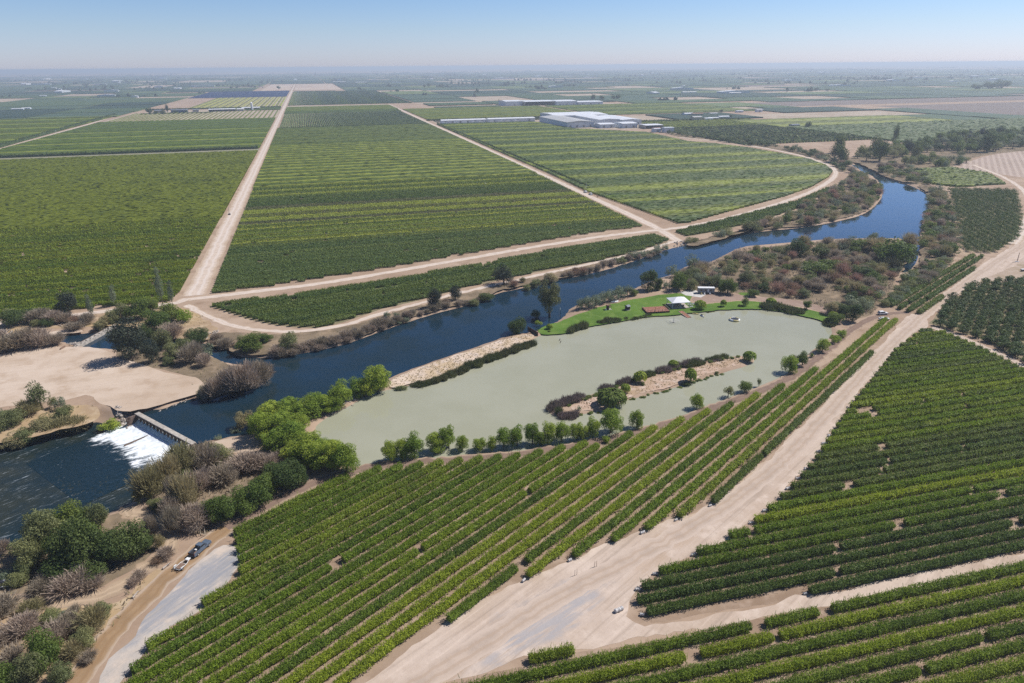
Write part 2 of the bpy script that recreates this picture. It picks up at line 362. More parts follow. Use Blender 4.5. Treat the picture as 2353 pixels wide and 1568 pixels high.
m_drive = soil('brown_gravel', ((.30,.215,.17), (.255,.18,.14), (.35,.26,.205)), (.05, .2, 1.4), .8)
m_brush = soil('scrub_litter', ((.215,.165,.11), (.15,.115,.075), (.30,.225,.15)), (.03, .15, 1.2), .6)
m_dryg = soil('dry_grass_bank', ((.40,.29,.16), (.33,.235,.15), (.46,.36,.24)), (.03, .2, 1.3), .7)
SANDY = [(-140,835),(0,815),(60,800),(130,795),(200,800),(255,805),(250,825),(330,835),(385,860),(440,862),(480,880),(460,905),(425,912),(370,932),(318,940),(290,945),(230,930),(215,900),(160,920),(90,925),(0,935),(-140,950)]
sheet('sand_flat', GP(SANDY), .02, m_sand, 2.5, .6)
sheet('sand_bar', GP([(0,775),(60,790),(118,774),(150,766),(190,764),(195,757),(150,757),(100,765),(40,768)]), .02, m_sand, 2, .3)
sheet('sand_track', GP([(455,1022),(500,1012),(545,1005),(585,1000),(600,1012),(585,1040),(540,1040),(500,1030),(470,1030)]), .02, m_sand, 2, .4)
BERM = [(890,893),(902,868),(1000,830),(1120,791),(1165,774),(1222,766),(1228,772),(1210,784),(1160,804),(1100,825),(1000,866),(950,880)]
m_berm = soil('straw_berm', ((.62,.50,.40), (.47,.36,.235), (.56,.47,.41)), (.05, .3, 1.2), .72)
sheet('berm', GP(BERM), .02, m_berm, 2, .4)
sheet('island_ground', GP([(1300,945),(1345,920),(1400,897),(1480,876),(1560,850),(1680,822),(1722,821),(1725,830),(1650,850),(1590,872),(1520,892),(1440,912),(1390,936)]), .015, soil('island_straw', ((.46,.33,.25), (.36,.26,.17), (.52,.42,.35)), (.05,.3,1.2), .7), 2, .5)
LAWN = [(1232,766),(1240,750),(1290,738),(1322,722),(1400,698),(1480,682),(1555,672),(1592,676),(1583,690),(1592,697),(1640,697),(1700,690),(1755,694),(1815,702),(1880,715),(1925,735),(1922,748),(1908,744),(1868,729),(1820,721),(1780,711),(1720,708),(1650,711),(1600,717),(1540,724),(1480,726),(1400,742),(1350,749),(1310,764),(1262,769)]
sheet('lawn', GP(LAWN), .025, m_grass, 1.5, .25)
sheet('lawn', GP([(1690,672),(1720,671),(1742,676),(1720,679),(1700,678)]), .022, m_grass, 1.5, .25)
DRIVE = [(1600,676),(1632,668),(1690,676),(1740,682),(1790,685),(1850,693),(1920,712),(1955,728),(1965,738),(1930,732),(1880,712),(1815,699),(1755,691),(1700,687),(1640,694),(1596,695),(1586,688)]
sheet('driveway', GP(DRIVE), .03, m_drive, 2, .3)
sheet('concrete_pad', GP([(1560,670),(1590,664),(1622,676),(1610,683),(1575,678)]), .034, paint('pale_concrete', (.52,.50,.47), .85), 0, 0, 0)
LOT = [(700,1680),(840,1568),(1000,1448),(1140,1352),(1240,1315),(1360,1260),(1460,1226),(1560,1188),(1655,1148),(1800,1018),(1900,918),(2000,815),(2072,740),(2085,722),(2160,672),(2262,602),(2352,548),(2460,488),(2460,540),(2352,600),(2240,650),(2165,690),(2135,730),(2130,752),(2105,762),(2050,805),(2000,870),(1950,932),(1910,992),(1870,1052),(1830,1102),(1780,1152),(1720,1207),(1610,1267),(1520,1307),(1480,1332),(1445,1377),(1440,1420),(1492,1436),(1640,1412),(1900,1358),(2352,1268),(2460,1246),(2460,1280),(2352,1300),(2000,1370),(1600,1446),(1260,1502),(985,1568),(880,1680)]
sheet('dirt_road', GP(LOT), .02, m_lot, 2.0, .4, 1)
sheet('gravel_lot', GP([(180,1640),(255,1520),(320,1430),(400,1345),(470,1285),(520,1245),(548,1262),(552,1310),(520,1350),(430,1420),(310,1505),(240,1640)]), .02, m_gravel, 2, .5)
SCRUBS = [[(1530,650),(1580,612),(1650,597),(1700,571),(1760,566),(1830,560),(1900,553),(2000,551),(2085,553),(2098,575),(2083,600),(2060,640),(2030,690),(2010,715),(1960,735),(1900,712),(1850,690),(1760,682),(1690,672),(1630,665),(1560,668)],
 [(1600,565),(1650,550),(1760,520),(1850,475),(1930,425),(1960,385),(1990,402),(2022,428),(2024,450),(2005,472),(1975,490),(1915,505),(1850,517),(1760,526),(1700,532),(1640,542),(1565,562)],
 [(2098,620),(2118,590),(2118,530),(2138,470),(2136,445),(2100,424),(2150,425),(2180,450),(2195,500),(2205,560),(2195,590),(2130,640),(2060,690),(2020,715),(2040,680)],
 [(480,790),(560,815),(650,812),(800,782),(900,745),(1000,712),(1060,698),(1140,668),(1240,648),(1420,605),(1540,560),(1535,550),(1400,590),(1200,640),(1130,655),(1040,680),(950,705),(850,735),(760,755),(650,768),(560,762),(470,765)],
 [(330,1150),(330,1090),(430,1045),(470,1038),(560,1050),(620,1060),(700,1090),(710,1110),(640,1150),(530,1205),(470,1235),(400,1210),(350,1190)],
 [(-100,1420),(0,1385),(130,1395),(250,1385),(330,1330),(380,1290),(330,1360),(270,1430),(200,1500),(150,1570),(100,1680),(-150,1680)],
 [(-100,1300),(40,1262),(140,1220),(246,1185),(290,1170),(370,1240),(340,1290),(240,1350),(130,1370),(0,1365),(-100,1370)],
 [(-100,960),(60,940),(150,930),(215,925),(235,950),(225,966),(170,980),(60,1010),(-100,1028)], [(280,790),(330,805),(400,808),(440,806),(480,815),(510,840),(620,845),(618,858),(585,876),(530,893),(470,908),(450,900),(430,862),(380,855),(320,832),(250,815)],
 [(1915,372),(1990,352),(2060,338),(2130,326),(2220,312),(2330,308),(2480,300),(2480,345),(2352,345),(2230,360),(2190,386),(2120,386),(2145,424),(2100,423),(2040,409),(1995,385),(1970,372),(1945,374),(1950,395),(1925,392)],
 [(1528,306),(1580,304),(1640,314),(1720,324),(1800,335),(1850,343),(1900,358),(1900,372),(1850,357),(1790,344),(1720,334),(1640,323),(1560,315)],
 [(-100,740),(60,730),(220,722),(330,705),(430,705),(470,730),(500,760),(480,785),(420,782),(340,760),(262,744),(215,752),(150,752),(60,760),(-100,770)]]
for k, S in enumerate(SCRUBS): sheet('scrub_ground', GP(S), .01+.001*k, m_dryg if k in (5, 7, 11) else m_brush, 2.5, .7)
# vineyards' soil
O1 = [(535,1222),(560,1202),(660,1152),(760,1108),(870,1079),(1000,1066),(1100,1056),(1200,1048),(1320,1026),(1420,1008),(1520,982),(1600,955),(1700,925),(1810,884),(1890,842),(1985,770),(2030,736),(2075,738),(2000,815),(1900,920),(1800,1020),(1655,1150),(1560,1190),(1460,1228),(1360,1262),(1240,1318),(1140,1355),(1000,1450),(840,1568),(700,1690),(180,1690),(285,1568),(330,1500),(430,1415),(540,1345),(548,1310),(540,1260)]
O2 = [(2115,762),(2160,762),(2250,800),(2352,852),(2480,915),(2480,1242),(2352,1265),(1900,1354),(1640,1408),(1495,1430),(1452,1378),(1485,1335),(1525,1308),(1612,1268),(1722,1208),(1783,1153),(1833,1103),(1873,1053),(1913,993),(1953,933),(2003,873),(2055,805)]
O3 = [(960,1590),(1262,1508),(1600,1452),(2000,1376),(2352,1306),(2480,1282),(2480,1720),(850,1720),(800,1690)]
O4 = [(478,702),(700,675),(900,643),(1100,608),(1300,570),(1450,547),(1505,541),(1537,552),(1490,570),(1380,598),(1250,622),(1150,642),(1060,662),(960,690),(880,708),(800,735),(740,752),(690,752),(630,747),(575,733),(515,715)]
O8 = [(1550,533),(1700,497),(1830,463),(1900,433),(1920,425),(1850,472),(1750,507),(1640,532),(1575,543)]
O9 = [(2095,391),(2180,386),(2270,401),(2308,423),(2200,430),(2140,423)]
O10 = [(2030,700),(2218,586),(2266,592),(2120,724),(2078,718)]
P1 = [(2182,436),(2330,440),(2342,490),(2340,545),(2280,580),(2205,576),(2196,500)]
P2 = [(2135,742),(2182,692),(2236,656),(2352,642),(2490,632),(2490,905),(2352,830),(2250,777),(2180,755)]
m_soilfar = soil('vineyard_soil_far', ((.20,.165,.10), (.24,.19,.12), (.17,.145,.08)), (.01,.06,.5), .8)
for P_, m_, z in ((O1, m_orch, .012), (O2, m_orch, .012), (O3, m_orch, .012), (O4, m_orch2, .012), (O8, m_orch2, .022), (O9, m_orch2, .012), (O10, m_orch, .024), (P1, m_orch2, .012), (P2, m_orch2, .012)):
    sheet('vineyard_soil', GP(P_), z, m_, 3, .3, 0)
# roads
R1S = -66.5
ribbon('farm_road', [ST(-67.5, 372), ST(-67, 700), ST(-66.5, 1200), ST(-66, 2400), ST(-66, 3900), ST(-66, 7000)], 11.0, .03, m_road, 6, .3, 0)
R2 = [GP([(1562,556)])[0], GP([(1500,517)])[0], ST(236.5, 640), ST(240, 1100), ST(241, 1500), ST(248, 2280)]
ribbon('farm_road', R2, 8.0, .034, m_road, 5, .3, 2)
ribbon('farm_road', GP([(410,690),(470,683),(580,670),(700,656),(800,641),(900,624),(1000,606),(1100,589),(1200,571),(1300,555),(1400,540),(1480,531),(1560,524),(1640,508),(1720,488),(1800,464),(1870,438),(1915,410),(1922,393),(1905,379),(1860,362),(1800,348),(1720,333),(1640,322),(1560,315)]), 6.5, .038, m_road, 3, .35)
ribbon('wheel_track', GP([(905,1600),(1000,1545),(1100,1482),(1300,1358),(1500,1258),(1650,1172),(1770,1085),(1870,985),(1960,880),(2060,778),(2150,698),(2260,618),(2352,562),(2420,520)]), 5.5, .028, track_mat('lot_wheel_track', (.47,.375,.30), (.50,.405,.33), (.38,.285,.21), .6, (.34,.255,.19)), 2, .25)
ribbon('bank_track', GP([(430,700),(480,728),(530,748),(590,758),(650,762),(730,757),(800,745),(880,718),(960,698),(1040,676),(1130,655),(1230,633),(1330,611),(1430,589),(1500,570),(1552,552)]), 4.0, .042, m_road, 3, .35)
ribbon('farm_road', GP([(430,686),(395,698),(340,704),(250,713),(150,725),(60,735),(0,741),(-200,765)]), 6.0, .042, m_road, 3, .4)
ribbon('shore_track', GP([(120,1640),(175,1568),(240,1470),(320,1385),(400,1310),(470,1252),(530,1205)]), 5.4, .036, m_brown_track, 2, .3)
ribbon('shore_track', GP([(520,1212),(580,1178),(650,1142),(720,1108),(790,1086),(870,1068),(960,1062),(1060,1056),(1160,1047),(1280,1032),(1390,1011),(1480,990),(1560,966),(1640,936),(1720,908),(1800,876),(1850,846),(1895,808),(1940,768),(1975,742),(2025,722),(2090,716)]), 4.6, .04, m_shore, 2, .35)
ribbon('sand_path', GP([(-60,1380),(40,1384),(110,1384),(180,1378),(250,1362),(310,1328),(360,1290),(398,1255),(396,1228),(360,1203),(320,1185),(290,1172),(300,1162)]), [5,5,5,4.5,4.5,5], .03, m_tan, 2, .4)
ribbon('dirt_road', GP([(2330,560),(2352,520),(2372,470),(2352,435),(2310,408),(2270,392),(2235,378)]), [7,6,5,5], .044, m_road, 3, .3)
ribbon('farm_road', [ST(-448, 1130), ST(-455, 1700), ST(-474, 2150), ST(-500, 2500)], 7.0, .03, m_road, 6, .3, 0)
ribbon('dirt_track', GP([(2150,428),(2200,433),(2290,437),(2330,440)]), 5, .03, m_tan, 3, .3)
ribbon('dirt_track', GP([(2200,440),(2208,500),(2200,540),(2210,580),(2236,588)]), 4, .03, m_tan, 3, .3)
ribbon('dirt_track', GP([(2140,752),(2200,770),(2300,815),(2380,855)]), 3.6, .03, m_lot, 3, .4)
sheet('sand_flat', GP([(2262,604),(2352,560),(2480,520),(2480,628),(2352,640),(2250,655),(2180,690),(2165,690),(2240,640)]), .016, soil('weedy_dirt', ((.37,.285,.215), (.30,.23,.15), (.43,.34,.27)), (.04,.2,1.3), .75), 2.5, .5)
sheet('young_vineyard_soil', GP([(2185,388),(2260,357),(2352,345),(2500,335),(2500,420),(2352,408),(2310,402),(2260,392)]), .014, soil('bare_field', ((.36,.28,.23), (.31,.24,.19), (.41,.33,.275)), (.02,.15,1), .8, (math.radians(58), 6.0, (.50,.41,.34), .5)), 3, .3)
sheet('clearing_ground', GP([(2085,360),(2150,352),(2240,365),(2190,386),(2120,384),(2070,376)]), .013, soil('clearing_dirt', ((.36,.25,.18), (.42,.33,.27), (.30,.21,.15)), (.02,.15,1), .8), 3, .5)
# ================================================================== VINE ROWS
V_lime = leaf('vine_leaves_lime', (.19,.26,.016), (.38,.48,.026), .42, (.13,.19,.018), .35, .06, .7)
V_mid = leaf('vine_leaves_green', (.13,.19,.02), (.275,.36,.034), .4, (.095,.15,.022), .35, .05, .7)
V_dark = leaf('vine_leaves_dark', (.08,.125,.026), (.18,.245,.045), .38, (.11,.165,.024), .35, .05, .6)
V_warm = leaf('vine_leaves_warm', (.12,.16,.012), (.25,.305,.02), .4, (.08,.12,.014), .25, .02, .6)
V_near = leaf('vine_leaves_mottled', (.15,.215,.018), (.315,.41,.03), .42, (.21,.28,.018), .35, .07, .8)
V_blue = leaf('vine_leaves_bluish', (.105,.155,.038), (.215,.285,.075), .38, (.14,.19,.045), .3, .03, .6)
V_yel = leaf('vine_leaves_yellow', (.30,.35,.05), (.50,.53,.09), .4, (.22,.27,.045), .3, .05, .5)
V_olive = leaf('vine_leaves_olive', (.155,.19,.03), (.29,.335,.05), .4, (.115,.155,.03), .3, .03, .6)
V_brown = leaf('vine_leaves_brown', (.12,.135,.05), (.235,.24,.09), .35, (.19,.17,.08), .3, .05, .6)
def leaf_quads(C, Nn, size, asp=.62, spread=.8, updir=0.0):
    """one small quad per centre, facing roughly along Nn"""
    n = len(C); N = Nn+rng.normal(size=(n, 3))*spread; N[:, 2] += updir; N /= np.linalg.norm(N, axis=1)[:, None]+1e-9
    A = np.cross(N, rng.normal(size=(n, 3))); A /= np.linalg.norm(A, axis=1)[:, None]+1e-9; B = np.cross(N, A)
    s = (size*rng.uniform(.7, 1.3, n))[:, None]; a = A*s*.5; b = B*s*.5*asp
    V = np.stack([C-a-b*.5, C+a*.2-b, C+a+b*.3, C-a*.3+b], 1).reshape(-1, 3)
    return V, np.arange(4*n).reshape(n, 4)
def core(p0, p1, w, h, z0, seg, jit, cap=True):
    L = np.hypot(*(p1-p0)); n = max(2, int(L/seg)+1); t = np.linspace(0, 1, n); d = (p1-p0)/L; nn = np.array((-d[1], d[0]))
    X = p0+np.outer(t, p1-p0)
    prof = np.array([(-.5,0),(-.46,.72),(-.1,1),(.3,.92),(.5,.3),(.45,0)])
    k = len(prof); J = rng.normal(size=(n, k, 2))*jit
    off = prof[None, :, 0]*w+J[:, :, 0]; zz = z0+prof[None, :, 1]*(h-z0)+J[:, :, 1]*np.where(prof[None, :, 1] > .1, 1, .3)
    V = np.concatenate([X[:, None, :]+off[:, :, None]*nn, zz[:, :, None]], 2).reshape(-1, 3)
    i = (np.arange(n-1)[:, None]*k+np.arange(k-1)[None, :]).ravel()
    Fq = np.column_stack([i, i+1, i+1+k, i+k])
    caps = [np.arange(k)[None, ::-1], (np.arange(k)+(n-1)*k)[None, :]] if cap else []
    return V, Fq, caps
def vine_row(name, segs, mat, w=2.5, h=2.0, gap=.012, dens=8.5, smin=.25):
    Vs, Qs, At, extra = [], [], [], []; nv = 0
    for p0, p1 in segs:
        L = np.hypot(*(p1-p0)); d = (p1-p0)/L; nn = np.array((-d[1], d[0]))
        # missing vines open short gaps
        cuts = [0.0]; x = 0
        m = int(L/1.8); alive = rng.random(m+1) > gap
        if gap > 0:
            for q in np.where(~alive)[0]: alive[q:q+1+int(rng.random() < .4)] = False
        runs = []; s0 = None
        for q in range(m+1):
            if alive[q] and s0 is None: s0 = q
            if (not alive[q] or q == m) and s0 is not None:
                runs.append((s0*1.8, min(L, (q+(1 if alive[q] else 0))*1.8))); s0 = None
        for r0, r1 in runs:
            if r1-r0 < .8: continue
            a0, a1 = p0+d*r0, p0+d*r1; mid = (a0+a1)/2
            dist = np.hypot(np.hypot(*mid), CH); size = max(smin, dist*.0015)
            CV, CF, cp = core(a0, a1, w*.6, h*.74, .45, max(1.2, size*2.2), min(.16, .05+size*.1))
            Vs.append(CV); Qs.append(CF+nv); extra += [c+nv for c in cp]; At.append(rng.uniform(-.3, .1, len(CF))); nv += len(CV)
            n = int((r1-r0)*dens/size**2)
            if n < 2: continue
            np_v = int((r1-r0)/1.8)+2; pb = rng.uniform(.74, 1.14, np_v); phh = rng.uniform(.80, 1.12, np_v); pv_ = rng.uniform(-.28, .28, np_v); ps = rng.normal(size=np_v)*.14
            t = rng.random(n)*(r1-r0); pi_ = t/1.8; i0_ = pi_.astype(int); fr = pi_-i0_; fr = fr*fr*(3-2*fr)
            lerp = lambda a: a[i0_]*(1-fr)+a[i0_+1]*fr
            bulge = lerp(pb)+.07*np.sin(t*5.1+rng.random()*9)
            ph = rng.uniform(-.35, math.pi+.35, n); rr = rng.uniform(.68, 1.12, n)*bulge
            o = np.cos(ph)*rr*w*.5+lerp(ps); z = .95+np.sin(ph)*rr*(h-.95)*np.where(np.sin(ph) > 0, lerp(phh), .9)
            C = np.column_stack([a0+np.outer(t, d)+np.outer(o, nn), np.maximum(z, .3)])
            Nn = np.column_stack([np.outer(np.cos(ph), nn), np.sin(ph)+.25])
            V, Q = leaf_quads(C, Nn, np.full(n, size), .7, .62)
            Vs.append(V); Qs.append(Q+nv); At.append(np.clip(rng.random(n)*1.1-.05+lerp(pv_), -.2, 1.4)); nv += len(V)
            # upright shoots
            k = int(n*.26); t = rng.random(k)*(r1-r0); o = rng.normal(size=k)*w*.22; b = a0+np.outer(t, d)+np.outer(o, nn)
            hh = rng.uniform(.4, .95, k)*max(1, size*1.5); sw = size*.24; ln = rng.normal(size=(k, 2))*.35*hh[:, None]; az = rng.random(k)*6.28
            sx = np.column_stack([np.cos(az), np.sin(az)])*sw; z0 = h*.72
            V = np.stack([np.column_stack([b-sx, np.full(k, z0)]), np.column_stack([b+sx, np.full(k, z0)]), np.column_stack([b+ln+sx*.5, z0+hh]), np.column_stack([b+ln-sx*.5, z0+hh])], 1).reshape(-1, 3)
            Vs.append(V); Qs.append(np.arange(4*k).reshape(k, 4)+nv); At.append(rng.random(k)*.8+.3); nv += len(V)
    if not Vs: return None
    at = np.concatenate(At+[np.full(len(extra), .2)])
    return link(name, mesh(name, np.vstack(Vs), [np.vstack(Qs)]+extra, [mat], attr=at))
ROWS_MADE = 0
ROW_ENDS = []
def block(poly, ang, sp, matf, lab, group, over=None, name='vine_row', rev=False, limit=10**6, inset=.5, store=None, **kw):
    global ROWS_MADE
    segs = {}
    for k, p0, p1 in scan_rows(poly, ang, sp, inset=inset): segs.setdefault(k, []).append((p0, p1))
    ks = sorted(segs); out = []
    order = ks[::-1] if rev else ks
    rest = []
    for idx, k in enumerate(order):
        if idx >= limit: rest.append(k); continue
        o = vine_row(name, segs[k], matf(k, idx) if not over else over(float(segs[k][0][0]@GV)), **kw)
        if o is None: continue
        tag(o, lab.format(nth(idx+1)), 'vine row', group); ROWS_MADE += 1
        if store is not None: store.append((o, segs[k]))
    return segs, rest
E1, E2 = [], []
def pick(seq): return lambda k, i: seq[(k*7919+k//3) % len(seq)]
block(GP(O1), math.radians(47.5), 3.65, lambda k, i: [V_dark, V_mid, V_near, V_near, V_mid][k] if k < 5 else ([V_near, V_near, V_mid, V_near][k % 4] if k < 16 else V_mid),
      '{} vine row from the wide dirt road, in the vineyard beside the pond', 'vine rows beside the pond', store=E1, gap=.006)
def o2m(k, i): return V_dark if k < 4 else (V_mid if k < 6 else (V_near if k < 9 else (V_dark if k < 14 else ([V_near, V_mid][k % 2] if k < 24 else [V_mid, V_dark, V_mid][k % 3]))))
block(GP(O2), math.radians(14.5), 3.65, o2m, '{} vine row beyond the narrow dirt track, right of the wide road', 'vine rows east of the wide dirt road', store=E2, gap=.014)
block(GP(O3), math.radians(14.2), 3.65, lambda k, i: [V_mid, V_mid, V_near, V_mid, V_near, V_mid][i % 6], '{} vine row on the near side of the narrow dirt track', 'vine rows nearest the viewer', rev=True, gap=.02)
block(GP(O4), math.radians(28.5), 3.65, lambda k, i: [V_dark, V_blue, V_dark][k % 3], '{} vine row up from the river bank, in the long strip beyond the river', 'vine rows on the far river bank', gap=.01, w=2.3, dens=7.0)
block(GP(O8), math.radians(30), 3.65, lambda k, i: V_dark, '{} vine row of the thin strip between curved road and scrub', 'vine rows by the curved road', gap=.01)
block(GP(O10), math.atan2(*(GP([(2240,592)])[0]-GP([(2062,702)])[0])[::-1]), 4.3, lambda k, i: V_dark, '{} citrus hedge row from the wide road, running up behind the two white cars', 'hedge rows behind the white cars', gap=.05, w=3.0, h=2.4, inset=1)
RL = ST(-73.5, 0)
def clipS(poly, s0, s1): return poly
O5 = np.vstack([GP([(-110,742),(0,730),(100,720),(250,704),(392,692)]), [ST(-75, 380), ST(-74, 1058), ST(-445, 1058), ST(-470, 700)]])
block(O5, GA, 3.65, lambda k, i: [V_warm, V_warm, V_mid, V_warm][k % 4] if k < 400 else V_warm, '{} vine row from the river, left of the straight road', 'vine rows left of the straight road', limit=60, gap=.02, dens=4.2, w=2.35)
def o6m(t):
    k = int(t/3.65)
    if t < 470: return [V_blue, V_dark, V_blue][k % 3]
    if t < 540: return [V_mid, V_olive, V_blue, V_yel][k % 4]
    if t < 550: return V_brown
    if t < 566: return V_yel
    if t < 580: return [V_brown, V_olive][k % 2]
    if t < 597: return V_yel
    if t < 612: return V_brown
    if t < 650: return V_dark
    if t < 1120: return [V_yel, V_yel, V_olive, V_dark, V_blue, V_mid, V_olive][k % 7]
    return [V_olive, V_blue, V_olive, V_dark, V_blue][(k//3) % 5]
O6 = np.vstack([[ST(-59.5, 372)], GP([(590,662),(700,646),(900,614),(1100,579),(1300,545),(1400,530),(1478,521),(1330,441)])[:-1], [ST(230, 640), ST(234, 1095), ST(-59.5, 1095)]])
def below(poly, tmax): 
    P = np.array(poly); return P
O6n = np.vstack([O6[:-2], [ST(232, 720), ST(-59.5, 720)]])
O6n[-3] = ST(230.5, 640)
block(O6n, GA, 3.65, None, '{} vine row from the curved track, between the two straight roads', 'vine rows between the straight roads', over=o6m, gap=.01, dens=4.2, w=2.4)
# rows too far away to tell apart: one mass for each vineyard
def mass(name, poly, ang, sp, matf, label, w=2.3, h=2.0, seg=5.0, jit=.2, group=None):
    acc = {}
    for k, p0, p1 in scan_rows(poly, ang, sp):
        m_ = matf(k); acc.setdefault(m_.name, [m_, []])[1].append(core(p0, p1, w, h, .2, seg, jit, False))
    mats, Vs, Fs, mi, at = [], [], [], [], []; nv = 0
    for j, (nm, (m_, lst)) in enumerate(acc.items()):
        mats.append(m_)
        for V, Fq, _ in lst: Vs.append(V); Fs.append(Fq+nv); mi.append(np.full(len(Fq), j)); at.append(rng.random(len(Fq))*.8-.2); nv += len(V)
    o = link(name, mesh(name, np.vstack(Vs), np.vstack(Fs), mats, np.concatenate(mi), np.concatenate(at)))
    return tag(o, label, 'vineyard', None, 'stuff')
O6f = np.array([ST(-59.5, 721), ST(232.5, 721), ST(234, 1440), ST(-59.5, 1440)])
def o6far(k): return o6m(721+k*3.65)
def cm(*ms, g=1): return lambda k: ms[(k//g) % len(ms)]
def rect(s0, s1, t0, t1): return np.array([ST(s0, t0), ST(s1, t0), ST(s1, t1), ST(s0, t1)])
A90 = GA+math.pi/2
O7 = np.vstack([GP([(1565,516),(1700,479),(1800,452),(1862,430),(1902,407),(1911,394),(1895,381),(1860,368),(1800,355),(1720,341),(1640,331),(1580,326)]), [ST(560, 1120), ST(470, 1235), ST(450, 1425), ST(249, 1435), ST(246, 700), ST(243, 600)]])
def o7m(k):
    return [V_dark, V_blue, V_olive, V_yel, V_olive, V_blue, V_dark, V_dark, V_yel, V_olive, V_mid, V_dark, V_olive, V_yel, V_yel, V_olive, V_blue, V_dark][(k//3) % 18]
mass('vineyard_rows', O6f, GA, 3.65, o6far, 'far half of the striped vineyard between the two straight roads', jit=.25)
mass('vineyard_rows', O7, GA, 3.65, o7m, 'striped vineyard between the diagonal road and the curved road', seg=3, jit=.22)
# the left vineyard's remaining rows
seg5, rest5 = {}, []
for k, p0, p1 in scan_rows(O5, GA, 3.65): seg5.setdefault(k, []).append((p0, p1))
kk = sorted(seg5)[60:]
if kk:
    Vs, Fs, at = [], [], []; nv = 0
    for k in kk:
        for p0, p1 in seg5[k]:
            V, Fq, _ = core(p0, p1, 2.4, 2.1, .2, 2.5, .28, False); Vs.append(V); Fs.append(Fq+nv); at.append(rng.random(len(Fq))*.8-.25); nv += len(V)
    tag(link('vineyard_rows', mesh('vineyard_rows', np.vstack(Vs), np.vstack(Fs), [V_warm], attr=np.concatenate(at))), 'far part of the dark green vineyard left of the straight road', 'vineyard', None, 'stuff')
mass('vineyard_rows', rect(-1000, -462, 1120, 1960), GA, 3.65, cm(V_olive, V_olive, V_mid, V_yel, g=9), 'yellowish green vineyard beyond the dark hedge on the left', seg=9)
mass('vineyard_rows', rect(-443, -74, 1096, 1762), GA, 3.65, lambda k: [V_mid, V_mid, V_blue, V_yel, V_mid, V_dark, V_mid][(k//4) % 7] if k < 110 else [V_blue, V_mid][(k//9) % 2], 'green vineyard between the dark hedge and the pale striped field', seg=7)
mass('vineyard_rows', rect(-440, -74, 1772, 2085), A90, 11.0, cm(V_olive), 'pale field of widely spaced rows in front of the farmstead', w=3.2, h=1.4, seg=8)
mass('vineyard_rows', rect(-245, -74, 2112, 2240), GA, 3.65, cm(V_dark), 'narrow dark green vineyard right of the farmstead', seg=9)
mass('vineyard_rows', rect(-335, -74, 2252, 3045), A90, 11.0, cm(V_yel, V_olive), 'yellow striped vineyard behind the farmstead', w=6.0, h=1.6, seg=12)
mass('vineyard_rows', rect(-58, 235, 1446, 1900), A90, 3.65, lambda k: [V_blue, V_blue, V_blue, V_blue, V_dark][k % 5], 'bluish vineyard whose rows run away from the viewer', seg=8)
mass('vineyard_rows', rect(-58, 238, 1908, 1995), GA, 3.65, cm(V_dark, V_dark, V_blue, g=3), 'dark green vineyard strip right of the straight road', seg=9)
mass('vineyard_rows', rect(-58, 242, 2003, 2225), GA, 3.65, cm(V_mid, V_olive, g=12), 'light green vineyard strip in front of a pale strip', seg=10)
mass('vineyard_rows', rect(-58, 330, 2335, 3640), A90, 3.65, cm(V_blue, V_mid, V_blue, V_dark, g=6), 'large hazy green vineyard right of the solar field', seg=20)
mass('vineyard_rows', rect(252, 640, 1545, 1985), GA, 3.65, cm(V_mid, V_olive, V_mid, V_blue, g=9), 'green vineyard behind the long white sheds', seg=9)
mass('vineyard_rows', rect(255, 545, 1478, 1535), A90, 6.0, cm(V_brown), 'thin brownish rows behind the long white sheds', w=2, h=1.2, seg=6)
mass('vineyard_rows', rect(640, 900, 1190, 1330), A90, 5.5, cm(V_olive, V_yel), 'yellow green rows in front of the scattered farmhouses', w=3.6, h=1.8, seg=6)
mass('orchard_rows', rect(602, 830, 895, 1180), A90, 5.5, cm(V_blue, V_brown), 'greyish orchard of young trees upstream of the warehouse', w=2.9, h=2.6, seg=4, jit=.5)
mass('orchard_rows', rect(838, 1900, 830, 1118), GA, 5.0, cm(V_dark, V_blue, V_dark), 'dark dense orchard beyond the river woods', w=4.4, h=3.2, seg=5, jit=.5)
mass('orchard_rows', GP(O9), math.radians(10), 3.65, cm(V_mid, V_dark, V_warm), 'small dark green vineyard above the peach block', w=2.9, h=2.3, seg=2.2, jit=.35)
mass('vineyard_rows', rect(840, 1240, 1124, 1300), GA, 3.65, cm(V_yel, V_olive, g=14), 'bright yellow green vineyard behind the lone farmhouse', seg=9)
mass('vineyard_rows', rect(660, 1080, 1560, 1980), GA, 3.65, cm(V_mid, V_olive, V_yel, V_mid, V_blue, g=8), 'mottled green vineyard right of the big warehouses', seg=10)
